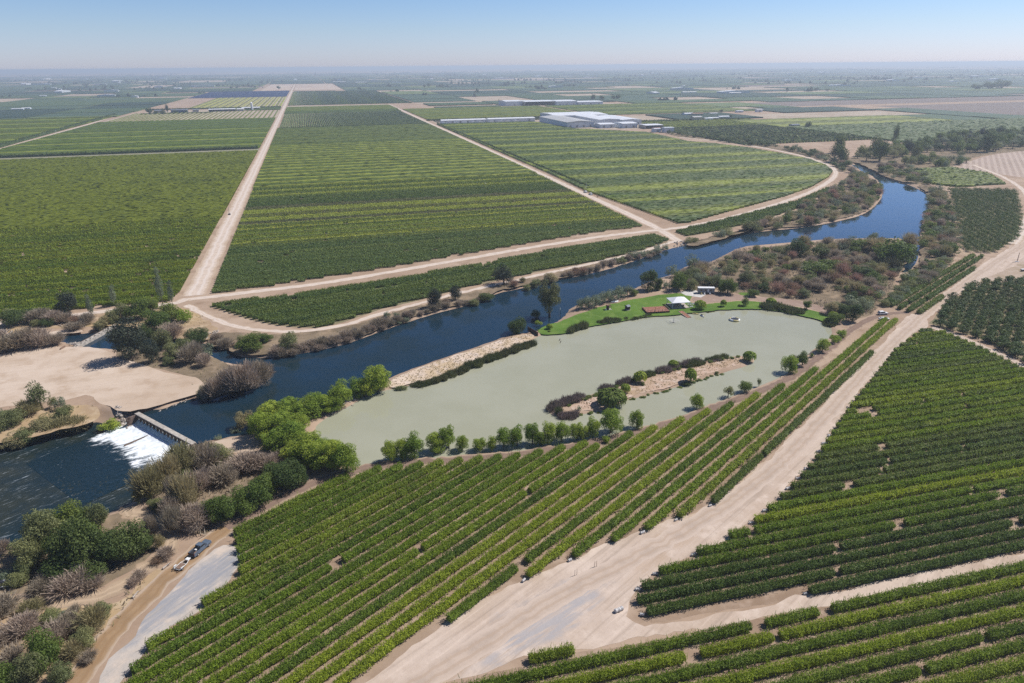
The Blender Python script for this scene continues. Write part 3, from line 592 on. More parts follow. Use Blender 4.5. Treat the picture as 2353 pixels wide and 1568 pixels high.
# pale and bare fields
m_pale = soil('pale_field', ((.40,.33,.25), (.33,.26,.19), (.45,.38,.30)), (.01,.05,.4), .85)
m_brownf = soil('brown_field', ((.20,.165,.145), (.175,.14,.12), (.235,.195,.17)), (.01,.05,.4), .85, (GA, 6, (.26,.22,.20), .4))
m_yell = soil('mown_field', ((.19,.22,.07), (.15,.19,.05), (.24,.25,.09)), (.01,.04,.4), .85)
m_lotf = soil('far_yard', ((.52,.43,.34), (.44,.35,.28), (.40,.25,.17)), (.006,.02,.2), .9)
for P_, m_ in ((rect(-445, -72, 1768, 2100), m_pale), (rect(-335, -72, 2246, 3050), m_pale), (rect(-443, -74, 1060, 1094), soil('dry_strip', ((.20,.20,.12), (.24,.22,.15), (.17,.18,.10)), (.02,.1,.5), .8, (A90, 4, (.30,.28,.21), .5))), (rect(-58, 242, 2230, 2325), m_pale), (rect(255, 600, 1478, 1540), m_pale), (rect(1480, 2500, 1190, 1615), m_brownf),
    (rect(620, 840, 1000, 1186), m_pale), (rect(-222, -76, 3950, 5400), m_lotf), (rect(-56, 185, 3950, 5300), m_lotf), (rect(1260, 2600, 1690, 1900), m_brownf), (rect(640, 905, 1185, 1335), m_yell), (rect(252, 640, 1200, 1475), m_pale), (rect(-420, -250, 2045, 2205), m_pale), (rect(540, 900, 1990, 2120), m_pale)):
    sheet('field', P_, .008, m_, 0, 0, 0)
# ---- the mosaic of far fields, laid out on the same section grid
FM = [leaf('far_field_green', (.055,.09,.028), (.10,.145,.042), .1, None, .02), leaf('far_field_dark', (.028,.052,.022), (.058,.09,.035), .1, None, .02), leaf('far_field_blue', (.045,.08,.036), (.08,.12,.055), .1, None, .02), leaf('far_field_lime', (.12,.16,.04), (.20,.235,.06), .1, None, .02), m_pale, m_brownf]
FW_ = np.array([.30, .27, .19, .09, .10, .05])
TAKEN = [(-1000,-462,1120,1960),(-450,-70,0,3840),(-62,335,0,3645),(240,660,0,2000),(640,905,1185,1340),(600,1900,600,1120),(838,1245,1118,1305),(655,1085,1555,1985),(540,900,1985,2125),(-225,190,3945,5410),(1480,2500,1190,1615),(1260,2600,1690,1900)]
def free(s0, s1, t0, t1): return not any(s0 < b and s1 > a and t0 < d and t1 > c for a, b, c, d in TAKEN)
slabs = {j: [[], [], 0] for j in range(6)}; near = []
cols = [-9500]; 
while cols[-1] < 9500: cols.append(cols[-1]+402)
for ci in range(len(cols)-1):
    s0, s1 = cols[ci]+5+(0), cols[ci+1]-5
    t = 700 if s0 > 900 else 1000
    while t < 13500:
        dt = rng.choice([100, 160, 200, 200, 400]) * (1 if t < 4500 else 2)
        x0, y0 = ST((s0+s1)/2, t+dt/2)
        if y0 > 350 and abs(x0) < y0*.82+450:
            parts = [(s0, s1)] if rng.random() < .6 else [(s0, (s0+s1)/2-2), ((s0+s1)/2+2, s1)]
            for a, b in parts:
                c, d = t+rng.choice([2, 3, 5]), t+dt-rng.choice([2, 3, 4])
                if not free(a, b, c, d):
                    # trim against the fields already laid out
                    for a2, b2, c2, d2 in TAKEN:
                        if a < b2 and b > a2 and c < d2 and d > c2:
                            if c < d2 < d-30: c = d2+4
                            elif a2-a > 60: b = a2-4
                            elif b-b2 > 60: a = b2+4
                            else: a = b
                            if b-a < 20: break
                    if b-a < 20 or d-c < 20 or not free(a, b, c, d): continue
                j = rng.choice(6, p=FW_); hgt = .02 if j >= 4 else rng.uniform(1.4, 2.6)
                R = rect(a, b, c, d); sl = slabs[j]; n = sl[2]
                sl[0] += [(*p, 0) for p in R]+[(*p, hgt) for p in R]; sl[1] += [tuple(n+q for q in f) for f in ((4,5,6,7),(0,1,5,4),(1,2,6,5),(2,3,7,6),(3,0,4,7))]; sl[2] += 8
        t += dt
for j, (v, f, n) in slabs.items():
    if n: tag(link('field', mesh('field', np.array(v), np.array(f), [FM[j]], attr=rng.random(len(f))*.6)), kind='structure')
# solar field: tilted dark blue panel rows
mp_, nt, out = newmat('solar_glass'); finish(nt, out, mixc(nt, ramp(nt, noise(nt, pos(nt), .02), .4, .6), (.018,.028,.075), (.026,.036,.085)), .25, .5)
Vs, Fs = [], []; n = 0
for k in range(130):
    t = 3070+k*5.8; p0, p1 = ST(-445, t), ST(-76, t); q0, q1 = ST(-445, t+4.6), ST(-76, t+4.6)
    Vs += [(*p0, .8), (*p1, .8), (*q1, 1.9), (*q0, 1.9)]; Fs.append((n, n+1, n+2, n+3)); n += 4
tag(link('solar_panels', mesh('solar_panels', np.array(Vs), np.array(Fs), [mp_])), 'dark blue rows of solar panels beside the straight road', 'solar panels', None, 'stuff')
def proj(p):
    x, y = p; f = y*cP+CH*sP; u = x/f; v = (y*sP-CH*cP)/f; return 1176+F*(u*cT-v*sT), 784-F*(u*sT+v*cT)
# ================================================================== PLANTS
m_bark = paint('bark', (.13,.10,.075), .9, .1, .2, scale=4)
L_willow = leaf('willow_leaves', (.17,.25,.03), (.37,.46,.065), .45, (.27,.32,.035), .25, .12, .7)
L_green = leaf('green_leaves', (.085,.13,.024), (.20,.26,.048), .4, None, .25)
L_dgreen = leaf('dark_leaves', (.055,.09,.024), (.14,.185,.05), .38, None, .25)
L_oak = leaf('oak_leaves', (.025,.035,.02), (.075,.09,.055), .25, None, .3)
L_olive = leaf('olive_leaves', (.14,.16,.06), (.28,.30,.125), .38, (.22,.20,.10), .25)
L_sage = leaf('sage_leaves', (.14,.175,.105), (.28,.32,.20), .35, None, .25)
L_tan = leaf('tan_leaves', (.24,.21,.10), (.42,.37,.19), .35, (.33,.24,.145), .3)
L_dead = leaf('dead_twigs', (.25,.20,.145), (.46,.385,.295), .3, (.33,.24,.16), .3)
L_rust = leaf('rusty_twigs', (.26,.16,.11), (.44,.29,.21), .3, None, .3)
L_reed = leaf('reed_blades', (.065,.085,.032), (.165,.185,.07), .35, (.13,.11,.065), .4)
L_preed = leaf('purple_reed', (.13,.10,.095), (.27,.215,.195), .35, (.13,.16,.06), .4)
def lobes(n, rx, rz, zc, r, flat=.0):
    out = []
    for q in range(n):
        while True:
            d = rng.normal(size=3); d /= np.linalg.norm(d)
            if d[2] > -.75: break
        out.append((np.array([d[0]*rx, d[1]*rx, d[2]*rz])*rng.uniform(.55, 1.12)+np.array([0,0,zc]), r*rng.uniform(.55, 1.35)))
    return out
def crown(name, mat, n=1700, nl=18, zc=.50, rz=.36, rx=.30, r=.19, leaf_s=.075, asp=.6, droop=0.0, zmin=.02):
    """leaf clumps on a cloud of lobes; unit diameter and unit height"""
    L = lobes(nl, rx, rz, zc, r)+[(np.array([0,0,zc]), max(rx, rz)*.62)]
    w = np.array([b*b for _, b in L]); w /= w.sum(); pick_ = rng.choice(len(L), n, p=w)
    c = np.array([a for a, _ in L])[pick_]; rad = np.array([b for _, b in L])[pick_]
    d = rng.normal(size=(n, 3)); d /= np.linalg.norm(d, axis=1)[:, None]
    C = c+d*(rad*rng.uniform(.72, 1.12, n))[:, None]
    if droop:
        rr = np.hypot(C[:, 0], C[:, 1]); C[:, 2] -= droop*rr*rng.random(n)
    C[:, 2] = np.where(C[:, 2] < zmin, zmin+rng.random(n)*.12, C[:, 2])
    V, Q = leaf_quads(C, d, np.full(n, leaf_s), asp, .6)
    at = rng.random(n)*.7+.3*(pick_ % 3)/2
    # dark core so the crown is not see-through
    m = mesh(name, V, Q, [mat], attr=at); return m
def hanging(name, mat, n=260, seg=4, rx=.46, top=.95, leaf_s=.05):
    """weeping crown: curtains of drooping strips"""
    Vs, Fs, at = [], [], []; k = 0
    for q in range(n):
        az = rng.random()*6.283; r0 = rx*math.sqrt(rng.random())*.8; z = top*(1-.35*(r0/rx)**2)-rng.random()*.12
        L = rng.uniform(.3, .8)*z; dx, dy = math.cos(az), math.sin(az); px, py = r0*dx, r0*dy; s = leaf_s*rng.uniform(.6, 1.3); a2 = az+1.57+rng.normal()*.7
        ox, oy = math.cos(a2)*s, math.sin(a2)*s
        for j in range(seg+1):
            t = j/seg; x = px+dx*.12*math.sin(t*1.6)+rng.normal()*.012; y = py+dy*.12*math.sin(t*1.6)+rng.normal()*.012; zz = max(.02, z-L*t**1.3+.05*math.sin(t*3))
            ww = 1-.65*t
            Vs += [(x-ox*ww, y-oy*ww, zz), (x+ox*ww, y+oy*ww, zz)]
        for j in range(seg): Fs.append((k+2*j, k+2*j+1, k+2*j+3, k+2*j+2)); at.append(rng.random())
        k += 2*(seg+1)
    return mesh(name, np.array(Vs), np.array(Fs), [mat], attr=at)
def twiggy(name, mat, n=700, spread=.42, wid=.014, base=.16, hmin=.45, lean=.5):
    """dense spray of thin stems fanning up from the base, with forked tips"""
    Vs, Fs, at = [], [], []; k = 0
    nb = 7; cen = np.column_stack([rng.normal(size=nb)*base, rng.normal(size=nb)*base])
    for q in range(n):
        c = cen[q % nb]; az = rng.random()*6.283; el = rng.random()**.7; out = spread*(1-el*.85)
        hh = rng.uniform(hmin, 1.0)*(1-.35*(out/spread)**2*.8)
        t0 = rng.uniform(.15, .75)
        tip = np.array([c[0]+math.cos(az)*out+rng.normal()*.05, c[1]+math.sin(az)*out+rng.normal()*.05, hh])
        b = np.array([c[0]*.6, c[1]*.6, 0]); p = b*(1-t0)+tip*t0+np.array([0, 0, .10*math.sin(t0*3)]); e = tip
        dz = e-p; s = np.cross(dz, rng.normal(size=3)); s = s/(np.linalg.norm(s)+1e-9)*wid*rng.uniform(.6, 1.5)
        m_ = (p+e)/2+rng.normal(size=3)*.02
        Vs += [p-s*.6, p+s*.6, m_+s, m_-s, e+s*.4, e-s*.4]; Fs += [(k, k+1, k+2, k+3), (k+3, k+2, k+4, k+5)]; v = rng.random(); at += [v, v]; k += 6
    return mesh(name, np.array(Vs), np.array(Fs), [mat], attr=at)
def both(name, mat, nc, nt_, ls=.045):
    a = crown(name, mat, nc, 18, .38, .32, .31, .15, ls, .28); b = twiggy(name, mat, nt_, .40, .008, .14, .4)
    va, vb = (np.empty(len(m.vertices)*3, np.float32) for m in (a, b)); a.vertices.foreach_get('co', va); b.vertices.foreach_get('co', vb); va, vb = va.reshape(-1, 3), vb.reshape(-1, 3)
    fb = np.empty(len(b.loops), np.int32); b.loops.foreach_get('vertex_index', fb); fa = np.arange(len(va)).reshape(-1, 4); fb = fb.reshape(-1, 4)+len(va)
    return mesh(name, np.vstack([va, vb]), np.vstack([fa, fb]), [mat], attr=rng.random(len(fa)+len(fb)))
def reeds(name, mat, n=320, wid=.02):
    Vs, Fs = [], []; k = 0
    for q in range(n):
        r0 = .48*math.sqrt(rng.random()); a = rng.random()*6.28; x, y = r0*math.cos(a), r0*math.sin(a); h = rng.uniform(.55, 1.0)*(1-.5*r0); az = rng.random()*6.28
        sx, sy = math.cos(az)*wid, math.sin(az)*wid; lx, ly = rng.normal()*.12, rng.normal()*.12
        Vs += [(x-sx, y-sy, -.05), (x+sx, y+sy, -.05), (x+lx+sx*.4, y+ly+sy*.4, h), (x+lx-sx*.4, y+ly-sy*.4, h)]; Fs.append((k, k+1, k+2, k+3)); k += 4
    return mesh(name, np.array(Vs), np.array(Fs), [mat], attr=rng.random(len(Fs)))
def trunk_mesh(name, h=.5, r=.035, nb=6, narrow=1.0):
    mb = MB(); mb.tube((0,0,-.03), (.01,.0,h*.5), r*1.25, r*.85, 7); mb.tube((.01,0,h*.5), (0,.01,h), r*.85, r*.55, 7)
    for q in range(nb):
        a = q*6.28/nb+rng.random(); z = h*rng.uniform(.45, .95); L = rng.uniform(.2, .34)*narrow
        mb.tube((0,0,z), (math.cos(a)*L, math.sin(a)*L, z+rng.uniform(.15, .32)), r*.5, r*.18, 5)
    me = bpy.data.meshes.new(name); me.from_pydata(mb.v, [], mb.f); me.materials.append(m_bark); me.update(); return me
TR = trunk_mesh('trunk'); TRN = trunk_mesh('trunk_narrow', .8, .02, 7, .35)
CR = {
 'willow': [crown('crown_willow', L_willow, 1900, 20, .48, .40, .33, .16, .075, .55) for _ in range(3)],
 'green': [crown('crown_green', L_green, 1500, 16) for _ in range(3)],
 'dark': [crown('crown_dark', L_dgreen, 1500, 16) for _ in range(2)],
 'oak': [crown('crown_oak', L_oak, 3200, 26, .50, .38, .35, .15, .055, .5, .25) for _ in range(2)],
 'olive': [crown('crown_olive', L_olive, 1400, 16, .52, .30, .32, .16, .07, .4) for _ in range(3)],
 'sage': [crown('crown_sage', L_sage, 1400, 16, .5, .30, .32, .17, .07, .45) for _ in range(2)],
 'weeping': [hanging('crown_weeping', L_willow) for _ in range(2)],
 'weeping_dark': [hanging('crown_weeping_green', L_green, 420, 5, .48, .95, .035)],
 'poplar': [crown('crown_poplar', L_sage, 2400, 16, .54, .42, .22, .13, .04, .5) for _ in range(2)],
 'gum': [crown('crown_gum', L_olive, 2000, 18, .58, .36, .30, .15, .055, .45, .1), crown('crown_gum', leaf('gum_leaves', (.085,.10,.035), (.19,.20,.08), .3), 2400, 20, .56, .37, .30, .15, .05, .45, .1)],
 'bgreen': [crown('bush_green', L_green, 1500, 15, .40, .33, .32, .17, .07, .6) for _ in range(3)],
 'bdark': [crown('bush_dark', L_dgreen, 1500, 15, .40, .33, .32, .17, .07, .6) for _ in range(2)],
 'bolive': [crown('bush_olive', L_olive, 1400, 15, .40, .33, .32, .16, .065, .4) for _ in range(3)],
 'bsage': [crown('bush_sage', L_sage, 1300, 14, .40, .33, .33, .16, .065, .45) for _ in range(2)],
 'btan': [crown('bush_tan', L_tan, 1500, 15, .40, .33, .32, .16, .055, .35) for _ in range(2)],
 'bwillow': [crown('bush_bright', L_willow, 1500, 15, .42, .33, .32, .17, .07, .6) for _ in range(2)],
 'dead': [both('dead_shrub', L_dead, 2300, 900) for _ in range(4)],
 'rust': [both('rusty_shrub', L_rust, 2000, 600) for _ in range(2)],
 'tantwig': [both('tan_shrub', L_tan, 2400, 700, .05) for _ in range(3)],
 'reed': [reeds('reed_clump', L_reed) for _ in range(2)], 'preed': [reeds('purple_reed_clump', L_preed) for _ in range(2)],
}
BIG = {k: [both('large_'+n_, m_, 7000, 1500, .028) if k in ('dead', 'tantwig') else crown('large_'+n_, m_, 6500, nl_, z_, rz_, .31, r_, s_, .55) for _ in range(2)] for k, n_, m_, nl_, z_, rz_, r_, s_ in (
 ('willow', 'crown_willow', L_willow, 30, .48, .41, .15, .042), ('bgreen', 'bush_green', L_green, 32, .42, .34, .14, .04), ('bdark', 'bush_dark', L_dgreen, 32, .42, .34, .14, .04), ('bolive', 'bush_olive', L_olive, 30, .42, .34, .14, .038),
 ('dead', 'dead_shrub', L_dead, 0,0,0,0,0), ('tantwig', 'tan_shrub', L_tan, 0,0,0,0,0), ('oak', 'crown_oak', L_oak, 34, .5, .39, .14, .038), ('gum', 'crown_gum', LEAF['gum_leaves'], 30, .57, .38, .12, .035), ('dark', 'crown_dark', L_dgreen, 30, .5, .38, .14, .042), ('green', 'crown_green', L_green, 30, .5, .38, .14, .042), ('btan', 'bush_tan', L_tan, 28, .42, .33, .14, .036))}
INFO = {  # kind: (name, category, description, tree?)
 'willow': ('willow_tree', 'tree', 'bright green leafy tree', TR), 'green': ('green_tree', 'tree', 'mid green rounded tree', TR), 'dark': ('dark_tree', 'tree', 'dark green dense tree', TR),
 'oak': ('oak_tree', 'tree', 'blackish green drooping tree', TR), 'olive': ('olive_tree', 'tree', 'olive green loose tree', TR), 'sage': ('sage_tree', 'tree', 'pale grey green tree', TR),
 'weeping': ('weeping_tree', 'tree', 'small weeping tree', TR), 'weeping_dark': ('weeping_tree', 'tree', 'broad low tree with hanging fronds', TR), 'poplar': ('poplar_tree', 'tree', 'narrow upright grey green tree', TRN), 'gum': ('gum_tree', 'tree', 'tall shaggy olive tree', TR),
 'bgreen': ('green_bush', 'bush', 'full green bush', None), 'bdark': ('dark_bush', 'bush', 'dark green bush', None), 'bolive': ('olive_bush', 'bush', 'olive green bush', None), 'bsage': ('sage_bush', 'bush', 'grey green bush', None),
 'btan': ('tan_bush', 'bush', 'tan dry bush', None), 'bwillow': ('bright_bush', 'bush', 'bright green bush', None), 'dead': ('dead_shrub', 'shrub', 'grey leafless shrub', None), 'rust': ('rusty_shrub', 'shrub', 'rusty brown withered shrub', None),
 'tantwig': ('straw_shrub', 'shrub', 'straw coloured twiggy shrub', None), 'reed': ('reed_clump', 'reeds', 'dark green clump of reeds', None), 'preed': ('brown_reed_clump', 'reeds', 'purplish brown clump of reeds', None)}
LM = {'the white pavilion': G(1558,695), 'the grey trailer': G(1622,668), 'the two white cars': G(2027,725), 'the foaming weir': G(378,990), 'the slotted fish ramp': G(208,775), 'the upstream river bend': G(2010,470),
 'the peach orchard': G(2190,560), 'the straight road junction': G(425,690), 'the river road corner': G(1545,545), 'the brown wall': G(1222,765), 'the grey pickup': G(460,1262), 'the black tank trailer': G(20,1345),
 'the floating trampoline': G(1687,735), 'the reed island': G(1500,890), 'the left end of the far bank': G(520,800), 'the river narrows': G(1990,388), 'the bare striped field': G(2280,370), 'the sand flat': G(150,860), 'the curved road bend': G(1915,400),
 'the small backwater': G(1900,685), 'the brown clearing': G(2150,370), 'the middle of the far bank': G(1000,715), 'the pond tip': G(820,1075), 'the east channel': G(2085,610), 'the brushy point': G(1720,575)}
LMN = list(LM); LMP = np.array([LM[k] for k in LMN]); PLANTS = []
def ground_or_water(x, y):
    z = H(x, y); q = np.array([[x, y]])
    if z > -.45: return z
    for poly, zw in ((WP, ZP), (WU, ZU), (WD, ZD)):
        if sdf(poly, q)[0] < 0: return max(z, zw-.1)
    return z
def plant(kind, x, y, w, h, rz=None, var=None):
    """w = crown width, h = height, in metres"""
    name, cat, desc, tr = INFO[kind]; meshes = BIG[kind] if kind in BIG and w > 4.6 and math.hypot(x, y) < 380 else CR[kind]; me = meshes[var if var is not None else random.randrange(len(meshes))]
    z = ground_or_water(x, y)-.05; rz = random.random()*6.28 if rz is None else rz
    sx = w*random.uniform(.93, 1.07); sy = w*random.uniform(.93, 1.07)
    if tr is not None:
        o = empty(name, (x, y, z), rz, (sx, sy, h))
        link('crown', me, o); link('trunk', tr, o)
    else:
        o = link(name, me); o.location = (x, y, z); o.rotation_euler = (0,0,rz); o.scale = (sx, sy, h)
    o['category'] = cat; PLANTS.append((o, desc, np.array((x, y)), cat)); return o
def at(kind, px, py, wpx, hpx, **kw):
    """plant standing where the picture shows its foot at (px,py), wpx wide and hpx high there"""
    d = depth(px, py); w = wpx*d/F*1.08; p = G(px, py); u = p/np.hypot(*p); p = p+u*w*.36
    dist = math.hypot(np.hypot(*p), CH); sin, cos = CH/dist, np.hypot(*p)/dist
    h = (hpx*d/F-.30*w*sin)/cos; h = max(h, .45*w); return plant(kind, p[0], p[1], w, h*1.04, **kw)
W_ = [(868,906,60,62),(824,912,46,45),(787,937,52,55),(728,958,60,50),(750,952,37,40),(667,971,62,55),(627,983,66,58),(606,1022,55,66),(651,1015,62,58),(640,1045,58,50),(673,1035,62,62),(707,1076,66,66),(735,1090,60,66),(764,1086,50,64),(800,1094,52,68),(680,1070,50,50),
 (690,1000,50,46),(655,990,50,46),(690,1045,52,50),(722,1045,50,46),(640,1010,50,50),(762,1068,50,50),(700,968,46,40),(782,1082,46,50),(748,1052,44,40),(770,945,44,40),(845,912,44,40),(870,897,36,34),(720,1080,44,46),(590,1000,40,44),
 (897,1061,38,48),(925,1056,44,46),(953,1054,52,54),(999,1044,48,46),(1030,1033,42,52),(1062,1036,32,36),(1104,1036,34,30),(1130,1033,24,32),(1157,1029,38,46),(1188,1026,38,46),(1223,1022,38,48),(1240,1026,34,34),(1258,1020,38,48),(1290,1016,38,46),(1325,1012,34,40),(1360,1005,34,44),(1340,1012,30,34),(1402,1000,54,58)]
for q, a in enumerate(W_): at('willow', a[0], a[1]+(4 if q < 30 else 2), a[2]*(1.32 if q < 30 else 1.12), a[3]*(1.12 if q < 30 else 1.1))
for a in [('willow',1462,987,42,46),('willow',1600,940,33,38),('olive',1672,914,28,32),('green',1710,903,36,30),('olive',1743,887,13,22),('willow',1812,859,42,44),('green',1842,843,32,36),('bolive',1822,838,30,26),('willow',1887,812,35,34),('bwillow',1912,790,22,24),('bwillow',1932,776,26,24),('bwillow',1922,786,20,18),('bgreen',1863,822,14,12),
 ('weeping',1607,713,26,26),('weeping',1661,705,14,18),('green',1712,703,19,20),('bdark',1701,705,14,10),('weeping',1770,703,22,20),('green',1852,712,22,22),('bgreen',1917,746,42,30),('weeping',1912,735,24,20),('dark',1957,742,42,46),
 ('gum',1262,731,66,86),('bdark',1230,727,24,22),('bdark',1190,766,52,48),('bwillow',1237,745,18,17),('weeping',1346,748,0,0),
 ('sage',1336,714,36,30),('sage',1352,711,34,30),('sage',1368,707,36,32),('sage',1388,700,36,32),('sage',1404,695,34,30),('sage',1420,690,36,32),('sage',1440,684,34,30),('bgreen',1455,681,26,20),('bgreen',1510,668,26,20),('bsage',1530,664,26,22),('dark',1487,672,52,52),('dark',1510,668,26,30),('green',1557,670,46,46),('bolive',1588,668,30,30),('green',1670,679,46,40),('green',1655,676,26,26),('bolive',1640,660,34,30),('bgreen',1728,684,36,22),('bsage',1600,650,34,30),('bolive',1575,652,38,36),('bsage',1545,640,38,34),('bsage',1620,655,38,30),('bolive',1555,660,30,24),
 ('bolive',1985,706,40,30),('bolive',1920,722,44,30),('btan',1905,725,40,34),('bsage',1960,715,50,44),('bsage',1990,715,40,34),('bdark',1940,728,36,30),
 ('oak',999,710,40,48),('oak',1046,692,32,36),('oak',1157,658,52,48),('bolive',1230,658,32,26),('btan',1265,650,46,30),('bolive',1090,699,32,20),('bdark',1118,689,42,22),('bolive',1212,664,24,18),('rust',1180,660,26,20),('btan',1200,650,20,14),
 ('oak',305,836,96,104),('oak',352,838,46,58),('olive',100,947,54,72),('olive',128,940,26,30),('oak',158,722,58,52),('poplar',214,735,26,56),('poplar',265,705,24,48),('poplar',376,706,30,86),('poplar',398,706,24,58),
 ('bgreen',325,740,66,60),('bgreen',368,765,70,60),('bgreen',400,740,62,48),('bwillow',425,742,44,34),('bgreen',350,720,44,40),('bdark',340,775,50,40),('bolive',285,738,50,48),('bolive',262,745,40,40),('btan',232,758,36,34),('btan',245,748,34,30),('dead',392,778,56,38),('rust',372,784,36,26),('bdark',452,788,60,44),('bolive',380,806,54,64),('bolive',400,828,52,44),('bolive',425,820,44,48),('bsage',470,830,50,44),('dead',440,838,56,50),('dead',470,846,40,34),('bolive',388,842,34,24),
 ('dead',560,904,64,80),('dead',596,886,60,64),('dead',530,905,60,66),('dead',500,912,52,56),('dead',612,872,34,44),('tantwig',545,892,44,50),('bolive',468,912,34,36),('dead',478,916,36,40),('dead',580,895,46,52),
 ('bwillow',252,974,48,36),('btan',562,982,50,50),('bsage',540,990,30,18),('bsage',500,1006,24,14),('btan',585,985,26,24),
 ('bgreen',580,815,70,52),('bolive',560,800,40,32),('bgreen',610,790,40,28),('bolive',665,808,56,50),('dead',520,800,36,30),('dead',640,815,36,26),('dead',500,786,30,24),
 ('tantwig',355,1155,76,84),('tantwig',395,1130,70,84),('tantwig',430,1100,80,80),('dead',470,1090,70,64),('bolive',510,1075,64,56),('tantwig',480,1068,50,50),('dead',455,1140,70,60),('dead',520,1120,80,50),('dead',570,1095,90,46),('dead',620,1085,60,44),('bgreen',600,1175,88,80),('bgreen',570,1190,80,70),('bdark',665,1140,90,84),('bdark',640,1130,80,70),('bgreen',620,1150,80,70),('bdark',690,1120,50,60),('bgreen',520,1210,80,76),('bgreen',490,1205,60,60),('tantwig',430,1190,70,100),('dead',400,1215,60,70),('dead',450,1230,90,64),('bolive',330,1160,50,44),('bolive',365,1175,46,30),('dead',405,1235,40,70),('bgreen',430,1110,34,34),('dead',410,1180,44,84),
 ('bolive',125,1285,100,120),('bdark',185,1320,120,130),('bgreen',165,1250,100,96),('bgreen',225,1285,90,100),('bdark',215,1300,90,110),('bgreen',150,1300,70,80),('bdark',300,1300,110,100),('bdark',270,1310,100,90),('bdark',335,1280,60,60),('bolive',80,1315,80,90),('bolive',110,1240,80,80),('bolive',60,1330,60,50),('bdark',160,1340,110,70),('bdark',210,1345,100,60),('bolive',225,1215,60,64),('bgreen',195,1215,50,50),
 ('dead',170,1368,90,36),('dead',215,1360,60,34),('bsage',130,1350,50,28),('dead',100,1365,60,30),('tantwig',370,1265,30,36),('dead',355,1240,36,60),('bolive',45,1350,60,36),('bsage',20,1335,50,30),('dead',8,1280,40,40),
 ('dead',20,1420,80,46),('tantwig',80,1415,60,36),('dead',60,1470,90,50),('bolive',120,1445,60,40),('dead',130,1490,80,46),('dead',165,1450,60,36),('tantwig',222,1462,74,62),('bolive',240,1425,50,40),('bolive',198,1500,64,54),('tantwig',180,1520,60,44),('bgreen',118,1545,96,96),('bolive',80,1575,84,80),('bdark',95,1550,60,60),('bgreen',20,1600,100,70),('bolive',150,1575,70,56),('dead',205,1530,44,30),('dead',10,1490,70,40),('bsage',140,1420,34,20),('dead',175,1412,36,20),('dead',325,1335,40,24),('dead',310,1350,34,22),('dead',385,1290,44,30),('rust',365,1300,30,20),('dead',-20,1430,60,40),('bsage',60,1440,30,20),('dead',40,1530,70,36),('bsage',92,1500,30,18),
 ('bolive',20,990,80,50),('bolive',60,1005,70,46),('btan',100,990,80,50),('tantwig',140,985,70,46),('tantwig',180,975,60,40),('btan',30,1015,70,40),('bolive',150,960,50,30),('bsage',10,965,40,30),('tantwig',70,960,70,36),('bsage',140,945,30,40),
 ('dead',20,812,80,44),('dead',60,806,76,50),('dead',100,800,60,44),('dead',0,800,60,40),('dead',130,795,40,30),('bolive',120,785,26,16),('bdark',40,752,60,44),('bdark',60,740,50,40),('dead',90,745,60,36),('bolive',85,752,30,20),('dead',120,745,44,30),('dead',150,745,36,26),('rust',180,745,34,22),('dead',175,760,40,22),('bolive',20,730,40,24),
 ('bdark',110,752,36,24),('dead',205,748,36,30)]:
    if a[3]: at(*a)
# reeds
def strip(kind, pts, n, w, h, jit=.5, z=None):
    P = resample(np.array(GP(pts)), 1000) if False else GP(pts); L = np.concatenate([[0], np.cumsum(np.hypot(*np.diff(P, axis=0).T))])
    for q in range(n):
        t = L[-1]*(q+.5+random.uniform(-.3, .3))/n; x = np.interp(t, L, P[:, 0])+random.gauss(0, jit); y = np.interp(t, L, P[:, 1])+random.gauss(0, jit)
        plant(kind, x, y, w*random.uniform(.75, 1.3), h*random.uniform(.7, 1.2))
strip('reed', [(985,880),(1060,849),(1120,827),(1180,804),(1225,786)], 44, 3.8, 2.8)
strip('reed', [(955,886),(985,876)], 5, 3.4, 2.2); strip('bolive', [(905,892),(940,887)], 3, 3.6, 2.2)
strip('reed', [(1310,760),(1345,748)], 8, 3.8, 3.0); strip('reed', [(1380,741),(1415,735)], 8, 3.6, 2.8); strip('reed', [(1430,733),(1500,724)], 9, 2.8, 1.6)
strip('reed', [(1752,705),(1790,708),(1840,719)], 15, 5, 3.4); strip('reed', [(1895,738),(1912,750)], 4, 4, 2.6)
strip('reed', [(1620,716),(1640,713)], 3, 1.6, .8)
strip('preed', [(1262,938),(1300,925),(1340,912)], 14, 3.8, 2.6); strip('preed', [(1290,955),(1325,952)], 6, 3.6, 2.2); strip('preed', [(1380,895),(1402,889)], 3, 3.4, 2.3); strip('preed', [(1420,884),(1450,874)], 5, 3.4, 2.3)
strip('reed', [(1455,871),(1500,858)], 9, 3.4, 2.6); strip('preed', [(1510,855),(1560,842),(1600,832)], 11, 3.4, 2.6); strip('reed', [(1575,842),(1610,832)], 4, 3.4, 2.4); strip('reed', [(1625,828),(1670,818)], 6, 3, 1.8); strip('preed', [(1630,830),(1660,823)], 3, 3, 1.4)
at('reed',1284,951,18,18); at('weeping_dark',1404,940,64,46); at('weeping',1436,905,22,24); at('weeping',1470,882,28,30); at('weeping',1585,880,26,38); at('weeping',1720,832,30,26); at('bgreen',1476,886,12,12); at('bsage',1330,944,14,14); at('weeping',1546,845,22,22); at('bdark',1576,886,22,12); at('bdark',1646,858,12,8)
strip('bgreen', [(1440,918),(1530,895),(1600,874),(1660,855)], 22, 2.0, .7, .3); strip('bgreen', [(1400,892),(1470,870),(1540,850),(1620,833),(1700,818)], 26, 2.4, 1.1, .6); strip('bgreen', [(1280,934),(1340,918),(1390,900)], 10, 2.4, 1.1, .6); strip('bgreen', [(1300,955),(1350,948),(1400,940)], 7, 2.0, .8, .3); strip('bgreen', [(1240,752),(1262,762)], 3, 1.8, .8); at('weeping',1262,757,14,14)
